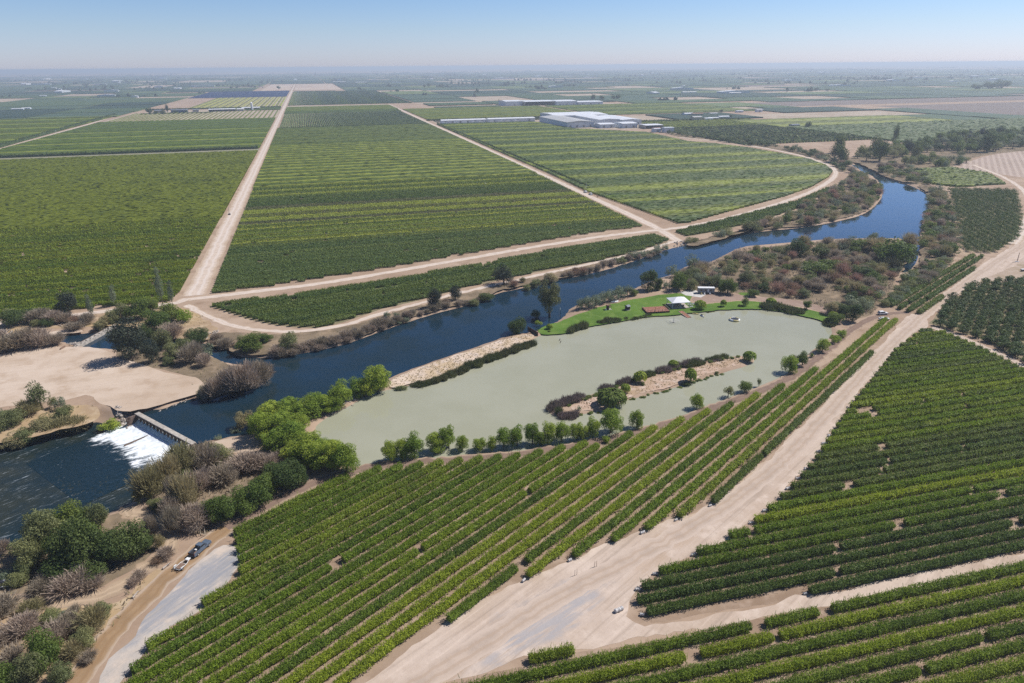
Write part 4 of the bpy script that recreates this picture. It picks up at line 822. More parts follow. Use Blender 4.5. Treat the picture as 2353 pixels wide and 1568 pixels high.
# bushy strips and scatters
def scatter(poly, n, kinds, wts, wr, hr, sep, seed):
    rs = random.Random(seed); P = np.asarray(poly); lo, hi = P.min(0), P.max(0); got = []; tries = 0
    while len(got) < n and tries < 6000:
        tries += 1; q = np.array((rs.uniform(lo[0], hi[0]), rs.uniform(lo[1], hi[1])))
        if sdf(P, q[None])[0] > -1: continue
        X, Y = proj(q)
        if 1858 < X < 1936 and 670 < Y < 738 or 1672 < X < 1706 and 626 < Y < 662: continue
        if any((q-g)@(q-g) < sep*sep for g in got): continue
        got.append(q); k = rs.choices(kinds, wts)[0]; w = rs.uniform(*wr); h = w*rs.uniform(*hr)
        plant(k, q[0], q[1], w, h)
BK = ['dead','tantwig','bolive','bsage','bgreen','bdark','rust','btan']
ISLE = [(1548,648),(1585,618),(1650,602),(1705,576),(1765,570),(1830,564),(1900,557),(2000,556),(2080,558),(2092,580),(2076,606),(2050,650),(2015,700),(1950,722),(1935,690),(1880,672),(1860,700),(1790,680),(1700,665),(1640,655),(1570,662)]
scatter(GP(ISLE), 190, BK, [24,18,24,13,8,5,6,10], (5,10), (.5,.85), 3.7, 3)
for a in [('bgreen',2055,615,90,72),('bgreen',2030,600,60,56),('bdark',2075,600,56,60),('dark',1832,590,40,44),('bdark',1880,595,46,36),('bgreen',1995,577,44,30),('bgreen',1960,575,40,26),('bdark',1985,640,50,36),('bgreen',1870,640,70,44),('bgreen',1905,632,60,40),('bolive',1760,607,56,40),('bolive',1675,632,44,36),('bsage',1590,620,46,40),('bolive',1715,660,50,40),('rust',1935,640,34,40),('rust',1965,655,26,30),('tantwig',2085,575,46,44),('tantwig',2010,585,70,34),('bgreen',1990,690,50,36)]: at(*a)
strip('dead', [(640,812),(720,796),(800,778),(850,760),(900,742)], 26, 5.6, 4.0, 1.2); strip('dead', [(900,742),(960,722),(1010,708)], 9, 5, 3.4, 1.2); strip('bsage', [(880,722),(940,735),(905,738)], 4, 5, 3.6, 1)
strip('dead', [(1010,708),(1110,684)], 6, 4.5, 2.6, 1.0); strip('dead', [(1290,636),(1370,618),(1410,606)], 9, 6, 3.8, 1.2); strip('rust', [(1300,634),(1345,622)], 4, 6, 4, 1); strip('bolive', [(1415,604),(1450,592)], 4, 6, 4.4, 1); strip('bsage', [(1450,595),(1530,570)], 7, 7, 5.5, 1.2); strip('dead', [(1440,600),(1525,574)], 5, 6, 4, 1)
strip('dead', [(480,785),(520,795)], 3, 5, 3, 1); strip('bolive', [(1575,556),(1600,552)], 2, 7, 4.5, .6)
for a in [('bolive',1725,531,46,36),('bolive',1670,541,44,30),('bsage',1650,545,36,26),('bolive',1590,557,30,24)]: at(*a)
NB = [(1655,543),(1700,534),(1770,527),(1850,518),(1915,506),(1975,490),(2005,472),(2022,450),(2018,428),(1990,404),(1955,392),(1925,425),(1880,455),(1850,470),(1800,497),(1730,515)]
scatter(GP(NB), 150, BK, [16,14,28,13,13,6,4,10], (6,11), (.5,.85), 4.3, 5)
EB = [(2125,447),(2135,470),(2122,505),(2114,545),(2112,590),(2130,600),(2190,588),(2205,560),(2192,520),(2182,480),(2165,440),(2150,430)]
scatter(GP(EB), 70, BK, [14,8,20,12,22,14,6,6], (7,12), (.5,.85), 4.8, 6)
EB2 = [(2100,625),(2125,605),(2190,595),(2170,625),(2110,665),(2055,700),(2020,712),(2035,690),(2060,660)]
scatter(GP(EB2), 50, ['bolive','bsage','bgreen','bdark','dead'], [30,30,18,10,12], (6,9), (.5,.85), 4.0, 7)
for a in [('dark',1925,352,26,44),('gum',1915,372,34,44),('dark',1928,374,30,44),('dark',2070,352,0,0),('dark',2020,372,36,50),('gum',2010,360,30,50),('dark',2055,330,14,44),('dark',2265,350,34,50),('gum',2100,372,28,40)]:
    if a[3]: at(*a)
RW = [(1945,368),(1990,352),(2060,338),(2130,326),(2220,312),(2330,308),(2480,308),(2480,335),(2352,338),(2290,348),(2215,352),(2150,348),(2090,356),(2030,372),(2000,372),(1975,366)]
scatter(GP(RW), 190, ['dark','green','olive','sage','oak'], [30,26,24,12,8], (11,19), (.6,.95), 8, 8)
RW2 = [(2070,378),(2120,384),(2190,388),(2240,368),(2215,358),(2160,372),(2110,362)]
scatter(GP(RW2), 26, ['olive','green','sage'], [50,30,20], (10,14), (.6,.85), 6.5, 9)
RW3 = [(2010,393),(2050,410),(2100,423),(2145,424),(2120,392),(2060,378),(2010,380)]
scatter(GP(RW3), 44, ['bolive','bdark','bgreen','dead','bsage'], [30,20,20,15,15], (7,12), (.5,.8), 6.5, 10)
RW4 = [(1800,338),(1850,345),(1900,360),(1950,372),(1950,395),(1925,392),(1900,372),(1850,357),(1800,345)]
scatter(GP(RW4), 40, ['bolive','bdark','dead','bsage','dark'], [30,25,15,15,15], (7,12), (.55,.85), 5.5, 11)
RW5 = [(1528,306),(1580,306),(1640,316),(1720,326),(1790,336),(1790,342),(1720,334),(1640,323),(1560,315)]
scatter(GP(RW5), 46, ['dark','bolive','bdark','sage'], [30,30,25,15], (7,13), (.55,.8), 6, 12)
# far clumps of trees around the farms
for a in [('dark',345,262,14,14),('dark',385,259,8,20),('dark',375,262,14,10),('dark',358,262,12,8),('dark',403,260,10,8),('dark',428,258,8,6),('dark',1362,230,11,14),('dark',1382,229,14,10),('dark',1408,228,12,9),('dark',1420,228,14,11),('dark',1146,240,4,12),('dark',1153,241,6,6),('dark',1856,296,17,17),('dark',1570,264,9,8),('dark',1590,272,8,6),('dark',1657,258,9,7),('dark',1678,271,9,8),('dark',1860,209,14,6),('dark',1875,208,14,6),('dark',1900,209,12,5),('dark',825,206,9,6),('dark',985,200,8,9),('dark',975,201,8,8),('dark',2270,205,34,10),('dark',2300,204,40,12),('dark',2240,206,26,8),('dark',640,205,10,8)]: at(*a)
# hedge between the left vineyards, built shrub by shrub is more than can be counted: one mass
def hedge_mass(name, p0, p1, w, h, seg, mat, label):
    L = np.hypot(*(p1-p0)); n = int(L/seg); t = rng.random(n*9); d = (p1-p0)/L; nn = np.array((-d[1], d[0]))
    C = np.column_stack([p0+np.outer(t, p1-p0)+np.outer(rng.normal(size=len(t))*w*.25, nn), h*(.2+.8*rng.random(len(t))**.7)])
    V, Q = leaf_quads(C, rng.normal(size=(len(t), 3)), np.full(len(t), seg*.7), .7, .5)
    CV, CF, cp = core(p0, p1, w*.8, h*.85, 0, seg, .3)
    o = link(name, mesh(name, np.vstack([CV, V]), np.vstack([CF, Q+len(CV)]), [mat], attr=rng.random(len(CF)+len(Q))))
    return tag(o, label, 'hedge')
hedge_mass('hedge', ST(-443, 1095), ST(-76, 1095), 4, 4.5, 2.5, L_dgreen, 'long dark hedge crossing between the two left vineyards')
hedge_mass('hedge', ST(-455, 1120), ST(-474, 2050), 5, 5, 3.0, L_dgreen, 'dark hedge along the dirt road running off to the farmstead')
hedge_mass('hedge', ST(252, 620), ST(251, 1440), 3.2, 3.2, 2.0, L_dgreen, 'line of dark bushes along the diagonal road')
hedge_mass('hedge', ST(246, 1545), ST(640, 1542), 4, 4, 3, L_dgreen, 'dark hedge behind the long white sheds')
hedge_mass('hedge', ST(640, 1340), ST(850, 1340), 4, 4, 3, L_dgreen, 'dark hedge in front of the scattered farmhouses')
hedge_mass('hedge', ST(-443, 2246), ST(-75, 2246), 4, 4, 4, L_dgreen, 'dark hedge behind the farmstead')
hedge_mass('hedge', ST(-58, 1441), ST(232, 1441), 3, 3, 3, L_dgreen, 'dark hedge in front of the bluish vineyard')
# peach trees of the near eastern block, each its own tree; the block beyond as one mass
CR['peach'] = [crown('crown_peach', leaf('peach_leaves', (.045,.08,.018), (.12,.17,.036), .33, (.11,.12,.045), .25), 520, 10, .56, .30, .31, .19, .12, .5) for _ in range(4)]
INFO['peach'] = ('peach_tree', 'tree', 'peach', TR)
def vis(p, m=30): X, Y = proj(p); return -m < X < 2352+m and -m < Y < 1568+m
pe = []
for k, p0, p1 in scan_rows(GP(P2), math.radians(52), 4.9):
    L = np.hypot(*(p1-p0)); 
    for q in range(int(L/3.7)+1):
        p = p0+(p1-p0)/L*(q*3.7); p = p+rng.normal(size=2)*.3
        if vis(p, 15) and rng.random() > .05: pe.append((k, q, p))
pe.sort(key=lambda e: e[2]@e[2]); np_ = 0
rowid = {}
for k, q, p in pe[:290]:
    o = plant('peach', p[0], p[1], random.uniform(5.2, 6.4), random.uniform(3.2, 4.2)); PLANTS.pop(); o['group'] = 'peach trees of the near block'
    rowid.setdefault(k, []).append(o)
for ri, k in enumerate(sorted(rowid)):
    for qi, o in enumerate(rowid[k]): o['label'] = f'dark peach tree, {nth(qi+1)} from the wide road in row {ri+1} of the near block'.replace(f'row {ri+1}', f'the {nth(ri+1)} row')
def tree_mass(name, pts, w, h, label, mat):
    me = CR['peach'][0]; nv = len(me.vertices); v = np.empty(nv*3, np.float32); me.vertices.foreach_get('co', v); v = v.reshape(-1, 3)
    Q = np.arange(nv).reshape(-1, 4)[::2]; Vs, Fs = [], []; n = 0
    for p in pts:
        a = rng.random()*6.28; c, s = math.cos(a), math.sin(a); ww = w*rng.uniform(.85, 1.15); X = np.column_stack([v[:, 0]*c-v[:, 1]*s, v[:, 0]*s+v[:, 1]*c])*ww+p
        Vs.append(np.column_stack([X, v[:, 2]*h*rng.uniform(.85, 1.15)])); Fs.append(Q+n); n += nv
    return tag(link(name, mesh(name, np.vstack(Vs), np.vstack(Fs), [mat], attr=rng.random(sum(len(f) for f in Fs)))), label, 'orchard', None, 'stuff')
pm = LEAF['peach_leaves']
if len(pe) > 290: tree_mass('orchard_trees', [e[2] for e in pe[290:]], 4.2, 3.4, 'peach trees at the far edge of the near block', pm)
pp = []
for k, p0, p1 in scan_rows(GP(P1), math.radians(75), 5.2):
    L = np.hypot(*(p1-p0)); pp += [p0+(p1-p0)/L*(q*4.4)+rng.normal(size=2)*.3 for q in range(int(L/4.4)+1) if rng.random() > .04]
tree_mass('orchard_trees', pp, 5.8, 3.8, 'square block of dark peach trees inside the bend of the dirt road', pm)
# far woods, towns' trees: low lumps spread over the plain as one mass
def lumps(name, P, w, h, mat, label):
    n = len(P); Vs, Fs = [], []; k = 0
    ico = [(0,0,1),(.9,0,.5),(.28,.85,.5),(-.73,.53,.5),(-.73,-.53,.5),(.28,-.85,.5),(.8,.2,0),(.05,.85,0),(-.8,.3,0),(-.5,-.75,0),(.5,-.75,0)]
    fi = [(0,1,2),(0,2,3),(0,3,4),(0,4,5),(0,5,1),(1,6,2),(2,6,7),(2,7,3),(3,7,8),(3,8,4),(4,8,9),(4,9,5),(5,9,10),(5,10,1),(1,10,6)]
    ico = np.array(ico); fi = np.array(fi)
    for (x, y), ww, hh in zip(P, w, h):
        q = ico+rng.normal(size=ico.shape)*.13; q[:, 2] = np.maximum(q[:, 2], 0); Vs.append(q*np.array([ww/2, ww/2, hh])+np.array([x, y, 0])); Fs.append(fi+k); k += len(ico)
    return tag(link(name, mesh(name, np.vstack(Vs), np.vstack(Fs), [mat], attr=rng.random(n*len(fi)))), label, 'woods', None, 'stuff')
Pf = []
while len(Pf) < 5200:
    y = rng.uniform(2200, 16000); x = rng.uniform(-1, 1)*(y*.8+200); m = 1+int(rng.exponential(4 if y > 3500 else 1.2))
    s, t = np.array((x, y))@GU, np.array((x, y))@GV
    if any(a < s < b and c < t < d for a, b, c, d in TAKEN): continue
    if y < 4000 and rng.random() < .75: continue
    L = rng.uniform(5, 60 if y < 4000 else 160); a = GA+(math.pi/2 if rng.random() < .4 else 0)
    for q in range(m*2): Pf.append((x+math.cos(a)*L*rng.normal(), y+math.sin(a)*L*rng.normal()))
Pf = np.array(Pf); sz = rng.uniform(7, 20, len(Pf))
lumps('far_woods', Pf, sz, sz*rng.uniform(.5, 1.1, len(Pf)), leaf('far_tree_leaves', (.022,.042,.02), (.05,.075,.03), .1), 'scattered dark trees over the hazy plain towards the horizon')
# ================================================================== THINGS
def thing(name, label, cat, loc, rz=0.0, group=None): return tag(empty(name, loc, rz), label, cat, group)
M_white = paint('white_paint', (.72,.72,.70), .4, .4, .05); M_metalw = paint('white_sheet_metal', (.70,.71,.72), .45, .4, .06, scale=.15); M_wallw = paint('white_wall_panel', (.60,.64,.68), .55, .3, .06, scale=.15)
M_roofg = paint('grey_roof', (.42,.42,.41), .6, .3, .1, scale=.2); M_glass = paint('dark_glass', (.012,.016,.02), .08, .6, .05); M_tyre = paint('tyre', (.02,.02,.02), .85, .2, .1); M_rim = paint('rim', (.35,.33,.32), .4, .5, .1)
M_steelblue = paint('blue_grey_paint', (.095,.125,.165), .32, .5, .04); M_blackpl = paint('black_plastic', (.028,.028,.034), .45, .4, .15); M_wood = paint('weathered_wood', (.24,.16,.115), .85, .2, .25, scale=3)
M_redwood = paint('reddish_boards', (.30,.135,.09), .8, .2, .2, scale=1.5); M_darkwood = paint('dark_boards', (.10,.055,.042), .85, .2, .25, scale=2); M_conc = paint('concrete', (.42,.38,.33), .9, .15, .15, scale=.8); M_concd = paint('stained_concrete', (.17,.125,.10), .9, .15, .35, scale=.7)
M_slate = paint('slate_roof', (.17,.19,.225), .6, .3, .1, scale=2); M_grey = paint('grey_panel', (.22,.23,.24), .5, .4, .1); M_yellow = paint('yellow_vinyl', (.55,.46,.20), .5, .3, .08); M_plastic = paint('white_plastic_film', (.56,.54,.52), .5, .4, .2, scale=5)
M_rock = paint('rubble_stone', (.42,.37,.32), .9, .2, .3, scale=2); M_red = paint('red_paint', (.35,.03,.02), .4, .4, .05); M_tanwall = paint('tan_wall', (.45,.40,.33), .8, .2, .1); M_lampc = paint('clear_lamp', (.6,.6,.58), .2, .6, .05)
def wheel(parent, x, y, r=.38, w=.26, dual=False):
    s = 1 if y > 0 else -1
    o = MB().tube((x, y-w/2, r), (x, y+w/2, r), r, r, 20).build('wheel', M_tyre, parent, .03)
    MB().tube((x, y+s*w*.42, r), (x, y+s*(w*.5+.02), r), r*.62, r*.55, 14).build('rim', M_rim, o)
def pickup(label, px, rz, paintm, name='pickup_truck', cargo=False, group=None, bed=True):
    p = px; t = thing(name, label, 'pickup', (p[0], p[1], .04), rz, group)
    b = MB(); b.box(-2.95, 2.9, -.98, .98, .42, 1.02, 0, .05); b.box(1.15, 2.86, -.93, .93, .98, 1.2, 0, .09); b.box(-.75, 1.45, -.95, .95, .98, 1.32, 0, .03)
    b.prism([(-.72,1.3),(1.32,1.3),(.62,1.9),(-.55,1.93)], -.80, .80)
    if bed:
        for y0, y1 in ((-.97,-.86), (.86,.97)): b.box(-2.92, -.74, y0, y1, 1.0, 1.36)
    b.build('body', paintm, t, .045)
    if bed:
        MB().box(-2.93, -2.84, -.86, .86, .62, 1.34).build('tailgate', M_blackpl, t, .02)
        MB().box(-2.83, -.78, -.85, .85, 1.02, 1.05).build('bed_floor', M_blackpl, t)
    MB().add([(1.30,-.74,1.36),(1.30,.74,1.36),(.70,.70,1.86),(.70,-.70,1.86),(1.33,-.74,1.37),(1.33,.74,1.37),(.73,.70,1.87),(.73,-.70,1.87)], [(0,1,2,3),(4,5,6,7),(0,1,5,4),(1,2,6,5),(2,3,7,6),(3,0,4,7)]).build('windshield', M_glass, t)
    for s in (-1, 1): MB().add([(-.55,s*.795,1.38),(1.1,s*.795,1.38),(.58,s*.795,1.82),(-.48,s*.795,1.84),(-.55,s*.83,1.38),(1.1,s*.83,1.38),(.58,s*.82,1.82),(-.48,s*.82,1.84)], [(0,1,2,3),(4,5,6,7),(0,1,5,4),(1,2,6,5),(2,3,7,6),(3,0,4,7)]).build('side_window', M_glass, t)
    MB().box(-.73, -.62, -.7, .7, 1.40, 1.82).build('rear_window', M_glass, t)
    for s in (-1, 1):
        MB().box(2.84, 2.92, s*.72-.16, s*.72+.16, .86, 1.02).build('headlight', M_lampc, t, .02); MB().box(-2.98, -2.93, s*.90-.07, s*.90+.07, .95, 1.28).build('tail_light', M_red, t)
        MB().box(.95, 1.15, s*1.07-.1, s*1.07+.1, 1.3, 1.46).build('side_mirror', M_blackpl, t, .02)
        for x in (-1.85, 1.9): wheel(t, x, s*.88)
    if cargo: 
        tag(MB().box(-1.5,-1.1,-.15,.35,1.06,1.32).build('cooler_box', M_white, None, .04), 'small white box lying in the bed of the grey pickup', 'box')
        o = bpy.data.objects[-1] if False else [q for q in COL.objects if q.name.startswith('cooler_box')][-1]; o.location = (p[0], p[1], .04); o.rotation_euler = (0,0,rz)
        tag(MB().box(-2.5,-1.7,-.6,-.3,1.06,1.14).build('timber_piece', M_wood, None, .01), 'short board lying in the bed of the grey pickup', 'board'); o = [q for q in COL.objects if q.name.startswith('timber_piece')][-1]; o.location = (p[0], p[1], .04); o.rotation_euler = (0,0,rz)
    return t
def car(label, p, rz, paintm, suv=True, group=None, name='parked_car'):
    t = thing(name, label, 'car', (p[0], p[1], .04), rz, group); h = 1.72 if suv else 1.45
    b = MB(); b.prism([(-2.3,.4),(2.3,.4),(2.35,.72),(2.2,.92),(1.2,1.05),(-2.25,1.08),(-2.35,.75)], -.92, .92)
    b.prism([(-2.15,1.05) if suv else (-1.9,1.05),(1.15,1.03),(.35,h-.02),(-1.9 if suv else -1.1,h)], -.74, .74); b.build('body', paintm, t, .06)
    MB().add([(1.12,-.68,1.08),(1.12,.68,1.08),(.42,.64,h-.06),(.42,-.64,h-.06),(1.16,-.68,1.1),(1.16,.68,1.1),(.46,.64,h-.05),(.46,-.64,h-.05)], [(0,1,2,3),(4,5,6,7),(0,1,5,4),(1,2,6,5),(2,3,7,6),(3,0,4,7)]).build('windshield', M_glass, t)
    for s in (-1, 1): MB().box(-1.75 if suv else -1.2, .5, s*.735-.02, s*.735+.03*s+.01, 1.12, h-.14).build('side_window', M_glass, t)
    MB().box(-2.2 if suv else -1.75, -2.05 if suv else -1.6, -.62, .62, 1.12, h-.2).build('rear_window', M_glass, t)
    for s in (-1, 1):
        MB().box(2.25, 2.36, s*.66-.16, s*.66+.16, .72, .88).build('headlight', M_lampc, t, .02); MB().box(-2.38, -2.3, s*.74-.1, s*.74+.1, .8, 1.0).build('tail_light', M_red, t)
        for x in (-1.4, 1.42): wheel(t, x, s*.82, .34, .22)
    return t
def ang(a, b): d = GP([b])[0]-GP([a])[0]; return math.atan2(d[1], d[0])
# pickup and trailer on the brown track
pa = ang((437,1286), (478,1250)); pp_ = G(461,1264)
pickup('blue-grey crew cab pickup towing a small white trailer on the brown track', pp_, pa, M_steelblue, cargo=True)
d_ = np.array((math.cos(pa), math.sin(pa))); q = pp_-d_*6.1
t = thing('boat_trailer', 'small open white frame trailer hitched behind the grey pickup', 'trailer', (q[0], q[1], .04), pa)
f = MB()
for s in (-1, 1): f.tube((-1.7, s*.85, .55), (.6, s*.85, .55), .06); f.tube((.6, s*.85, .55), (1.9, s*.35, .55), .06)
for x in (-1.7, -1.0, -.3, .5): f.tube((x, -.85, .55), (x, .85, .55), .05)
f.build('frame', M_white, t); MB().tube((1.9, 0, .55), (2.9, 0, .5), .06).build('tow_bar', M_white, t)
MB().box(1.5, 2.35, -.5, .5, .56, .8).build('storage_box', M_white, t, .04)
for s in (-1, 1): wheel(t, -1.0, s*1.05, .33, .2); MB().prism([(-1.5,.62),(-1.35,.78),(-.65,.78),(-.5,.62),(-.5,.67),(-.62,.84),(-1.38,.84),(-1.5,.67)], s*1.05-.15, s*1.05+.15).build('mudguard', M_white, t); MB().box(-2.0, -1.72, s*.75-.12, s*.75+.12, .5, .62).build('bumper_pad', M_blackpl, t)
MB().box(-1.5, .4, -.6, .6, .60, .65).build('slat_deck', M_wood, t)
# black tank trailer cut by the frame's edge
q = G(16,1346); t = thing('tank_trailer', 'black tank on a white trailer parked on the sandy path', 'trailer', (q[0], q[1], .03), math.radians(12))
MB().tube((-1.3,0,1.05), (1.3,0,1.05), .62, .62, 20).tube((-1.42,0,1.05), (-1.3,0,1.05), .45, .62, 20).tube((1.3,0,1.05), (1.42,0,1.05), .62, .45, 20).build('tank', M_blackpl, t); MB().tube((-.2,0,1.62), (-.2,0,1.78), .22, .2, 14).build('tank_lid', M_grey, t)
for x in (-.8, .7): MB().box(x-.05, x+.05, -.66, .66, 1.0, 1.08).build('strap', M_grey, t)
f = MB(); [f.box(-1.6, 1.6, s*.7-.05, s*.7+.05, .38, .5) for s in (-1,1)]; f.box(-1.6,-1.5,-.65,.65,.38,.5); f.box(1.5,1.6,-.65,.65,.38,.5); f.box(1.6,2.6,-.05,.05,.4,.5); f.build('frame', M_white, t)
for s in (-1, 1): wheel(t, -.2, s*.92, .34, .22); MB().box(-.65,.25,s*.92-.14,s*.92+.14,.7,.75).build('mudguard', M_white, t, .02)
# white cars by the strip of rows
car('white car with roof windows parked behind another white car', G(2027,722), math.radians(8), M_white, True)
car('low white car in front, parked against the end of the vine rows', G(2030,735), math.radians(4), M_white, False)
# trucks on the diagonal road
ra = math.atan2(*(GP([(1345,440)])[0]-GP([(1550,545)])[0])[::-1])
pickup('white pickup nearest the viewer on the diagonal road', G(1357,447), ra+math.pi, M_white, 'white_pickup'); pickup('white pickup just behind the nearest one on the diagonal road', G(1352,443)+np.array((-2.6,3.0)), ra+math.pi, M_white, 'white_pickup'); car('white van tucked into the bushes beside the two white pickups', G(1360,443)+np.array((1.5,4)), ra+math.pi, M_white, True, name='parked_van')
car('white car alone halfway up the diagonal road', G(1115,424), ra, M_white, True); car('white car farther up the diagonal road near the long sheds', G(1092,411), ra+math.pi, M_white, False)
q = G(1372,453); tag(MB().tube((0,0,0), (0,0,.95), .36, .36, 14).tube((0,0,.95), (0,0,1.0), .37, .3, 14).build('oil_drum', M_darkwood, None, 0, (q[0], q[1], .03)), 'dark drum standing on the diagonal road near the white pickups', 'drum')
def pole(name, label, p, h, r=.12, mat=None, base=None, arm=False):
    t = thing(name, label, 'pole', (p[0], p[1], 0)); mat = mat or M_wood
    MB().tube((0,0,-.1), (0,0,h), r, r*.75, 10).build('shaft', mat, t)
    if base: base(t)
    if arm: MB().box(-.9,.9,-.06,.06,h-.7,h-.58).build('cross_arm', mat, t)
    return t
pole('white_pipe', 'white standpipe beside the white pickups on the diagonal road', G(1346,437), 7.5, .16, M_white, lambda t: MB().tube((0,0,0),(0,0,.5),.3,.25,12).build('collar', M_grey, t))
def pumpb(t):
    MB().box(-.9,.9,-.6,.6,0,.9).build('pump_housing', M_blackpl, t, .06); MB().tube((.5,0,.9),(.5,0,1.3),.2,.2,10).build('exhaust', M_grey, t)
pole('pump_station', 'dark pump with upright pole in the middle of the straight road', G(527,493), 6.5, .14, M_grey, pumpb)
pole('utility_pole', 'lone pole with white base on the dirt yard at the right edge', G(2336,601), 5.5, .2, M_wood, lambda t: MB().box(-1.1,1.1,-.35,.35,0,.35).build('base_block', M_white, t, .05))
pole('utility_pole', 'tall pole beside the straight road, far up', G(608,330), 11, .15, M_wood, None, True); pole('utility_pole', 'shorter pole at the left hedge road', G(130,309), 9, .25, M_white, None, True)
pole('gauge_post', 'thin dark post on the river edge of the lawn beside the big shaggy tree', G(1287,731), 5.0, .09, M_blackpl, lambda t: MB().box(-.15,.15,-.08,.08,4.2,5.2).build('sensor_box', M_white, t)); pole('gauge_post', 'second thin post touching the lawn edge, nearer the tree', G(1284,727), 5.2, .1, M_grey)
t = thing('flatbed_trailer', 'dark flatbed trailer at the right edge of the dirt yard', 'trailer', (*G(2350,622), .03), math.radians(20)); MB().box(-2,2,-.8,.8,.7,.85).build('deck', M_darkwood, t); [wheel(t, -.4, s*.75, .35, .2) for s in (-1,1)]; MB().box(-1.6,.4,-.6,.6,.86,1.2).build('side_rack', M_white, t, .04)
# stakes by the wide road
for k, (x, y) in enumerate([(1365,1302),(1370,1301),(1320,1322),(1325,1320)]):
    q = G(x, y); tag(MB().tube((0,0,-.1),(rng.normal()*.05,.05,1.6),.05,.04,6).build('wooden_stake', M_wood, None, 0, (q[0], q[1], .02)), ['thin stake on the wide road verge, left of the uphill pair', 'thin stake on the wide road verge, right of the uphill pair', 'thin stake of the downhill pair, left one', 'thin stake of the downhill pair, right one'][k], 'stake', 'stakes on the road verge')
# rolled plastic film at the row ends
def roll_mesh():
    mb = MB(); n = 7
    for k in range(n):
        x0, x1 = -.9+k*1.8/n, -.9+(k+1)*1.8/n; r0 = .40+.06*math.sin(k*2.1); r1 = .40+.06*math.sin((k+1)*2.1)
        mb.tube((x0, .05*math.sin(k), .38), (x1, .05*math.sin(k+1), .38), r0, r1, 12)
    return mb
rolls = []
for lst, n_, off in ((E1, 7, 1.5), (E2, 17, 1.1)):
    for o_, sg in lst[:n_]:
        p0, p1 = sg[0]; rolls.append((p0-(p1-p0)/np.hypot(*(p1-p0))*off, 47.5 if lst is E1 else 14.5, o_))
rolls.append((G(1421,1403), 15, None))
proto = None
for k, (q, ra_, row) in enumerate(rolls):
    if row is not None and k in (3, 9, 13, 16, 20): continue
    if proto is None: o = roll_mesh().build('plastic_roll', M_plastic, None, .02, None, True); proto = o
    else: o = proto.copy(); COL.objects.link(o)
    o.location = (q[0], q[1], .02); o.rotation_euler = (0,0,math.radians(ra_)+random.gauss(0,.3)); s = random.uniform(.6,.85); o.scale = (s*random.uniform(.6,1.1), s, s)
    if row is None: o.scale = (1.1,1.05,1.05)
    tag(o, 'biggest white film roll lying alone on the dusty lot' if row is None else 'white film roll at the end of the '+row['label'].split(',')[0].replace(' beyond the narrow dirt track', ' above the narrow track'), 'plastic roll', 'rolled plastic film at vine row ends')
# ---- weir
L = float(np.hypot(*(DAM1-DAM0))); wa = math.atan2(*(DAM1-DAM0)[::-1]); t = thing('weir', 'concrete weir with a walkway and white water pouring through its gates', 'weir', (DAM0[0], DAM0[1], 0), wa)
# local: x along the weir, -y downstream
dsgn = -1 if up_side > 0 else 1
MB().box(-1.2, L+1.2, -.7, .9, .25, .55).build('walkway', M_conc, t, .04)
MB().box(-1, L+1, .2, .7, -5, -1.32).build('sill', M_concd, t)
nb = 15
for k in range(nb+1):
    x = k*L/nb; MB().prism([(x-.16,-3.6),(x+.16,-3.6),(x+.16,.25),(x-.16,.25)], -.9, .75).build('pier', M_concd, t)
for k in range(nb): MB().box(k*L/nb+.2, (k+1)*L/nb-.2, -.45, -.25, -.55, .25).build('gate', M_concd, t)
MB().box(L-.2, L+.5, -4.5, .9, -3.6, .3).build('abutment', M_conc, t, .06); MB().box(-.8, -.1, -4, .9, -3.6, .3).build('abutment', M_concd, t, .06)
# water sliding down the apron, then breaking up
mg, nt, out = newmat('sliding_water'); tc = nt.nodes.new('ShaderNodeTexCoord'); n1 = noise(nt, tc.outputs['Object'], 2.0, 4.0, .6, (1,9,1)); 
pr = finish(nt, out, mixc(nt, ramp(nt, n1, .35, .75), (.40,.50,.46), (.72,.78,.76)), .3, .5, n1, .5, .1)
mf, nt, out = newmat('white_water'); tc = nt.nodes.new('ShaderNodeTexCoord'); sep = nt.nodes.new('ShaderNodeSeparateXYZ'); nt.links.new(tc.outputs['Object'], sep.inputs[0])
n1 = noise(nt, tc.outputs['Object'], .9, 6.0, .68, (1,3.5,1), math.radians(-18)); n2 = noise(nt, tc.outputs['Object'], .16, 3.0, .5)
fade = ramp(nt, math_(nt, 'ADD', sep.outputs['Y'], math_(nt, 'MULTIPLY', n2, -14.0)), -29.0, -11.0)
k = ramp(nt, math_(nt, 'ADD', n1, math_(nt, 'MULTIPLY', fade, .70)), .74, 1.04)
b1 = nt.nodes.new('ShaderNodeBsdfPrincipled'); b1.inputs['Base Color'].default_value = (.007,.020,.027,1); b1.inputs['Roughness'].default_value = .15; b1.inputs['IOR'].default_value = 1.33
b2 = nt.nodes.new('ShaderNodeBsdfPrincipled'); b2.inputs['Roughness'].default_value = .8; nt.links.new(mixc(nt, ramp(nt, n1, .3, .7), (.62,.68,.70), (.88,.90,.91)), b2.inputs['Base Color'])
bp = nt.nodes.new('ShaderNodeBump'); bp.inputs['Strength'].default_value = .7; bp.inputs['Distance'].default_value = .25; nt.links.new(n1, bp.inputs['Height']); nt.links.new(bp.outputs[0], b1.inputs['Normal']); nt.links.new(bp.outputs[0], b2.inputs['Normal'])
mx = nt.nodes.new('ShaderNodeMixShader'); nt.links.new(k, mx.inputs[0]); nt.links.new(b1.outputs[0], mx.inputs[1]); nt.links.new(b2.outputs[0], mx.inputs[2]); nt.links.new(mx.outputs[0], out.inputs['Surface'])
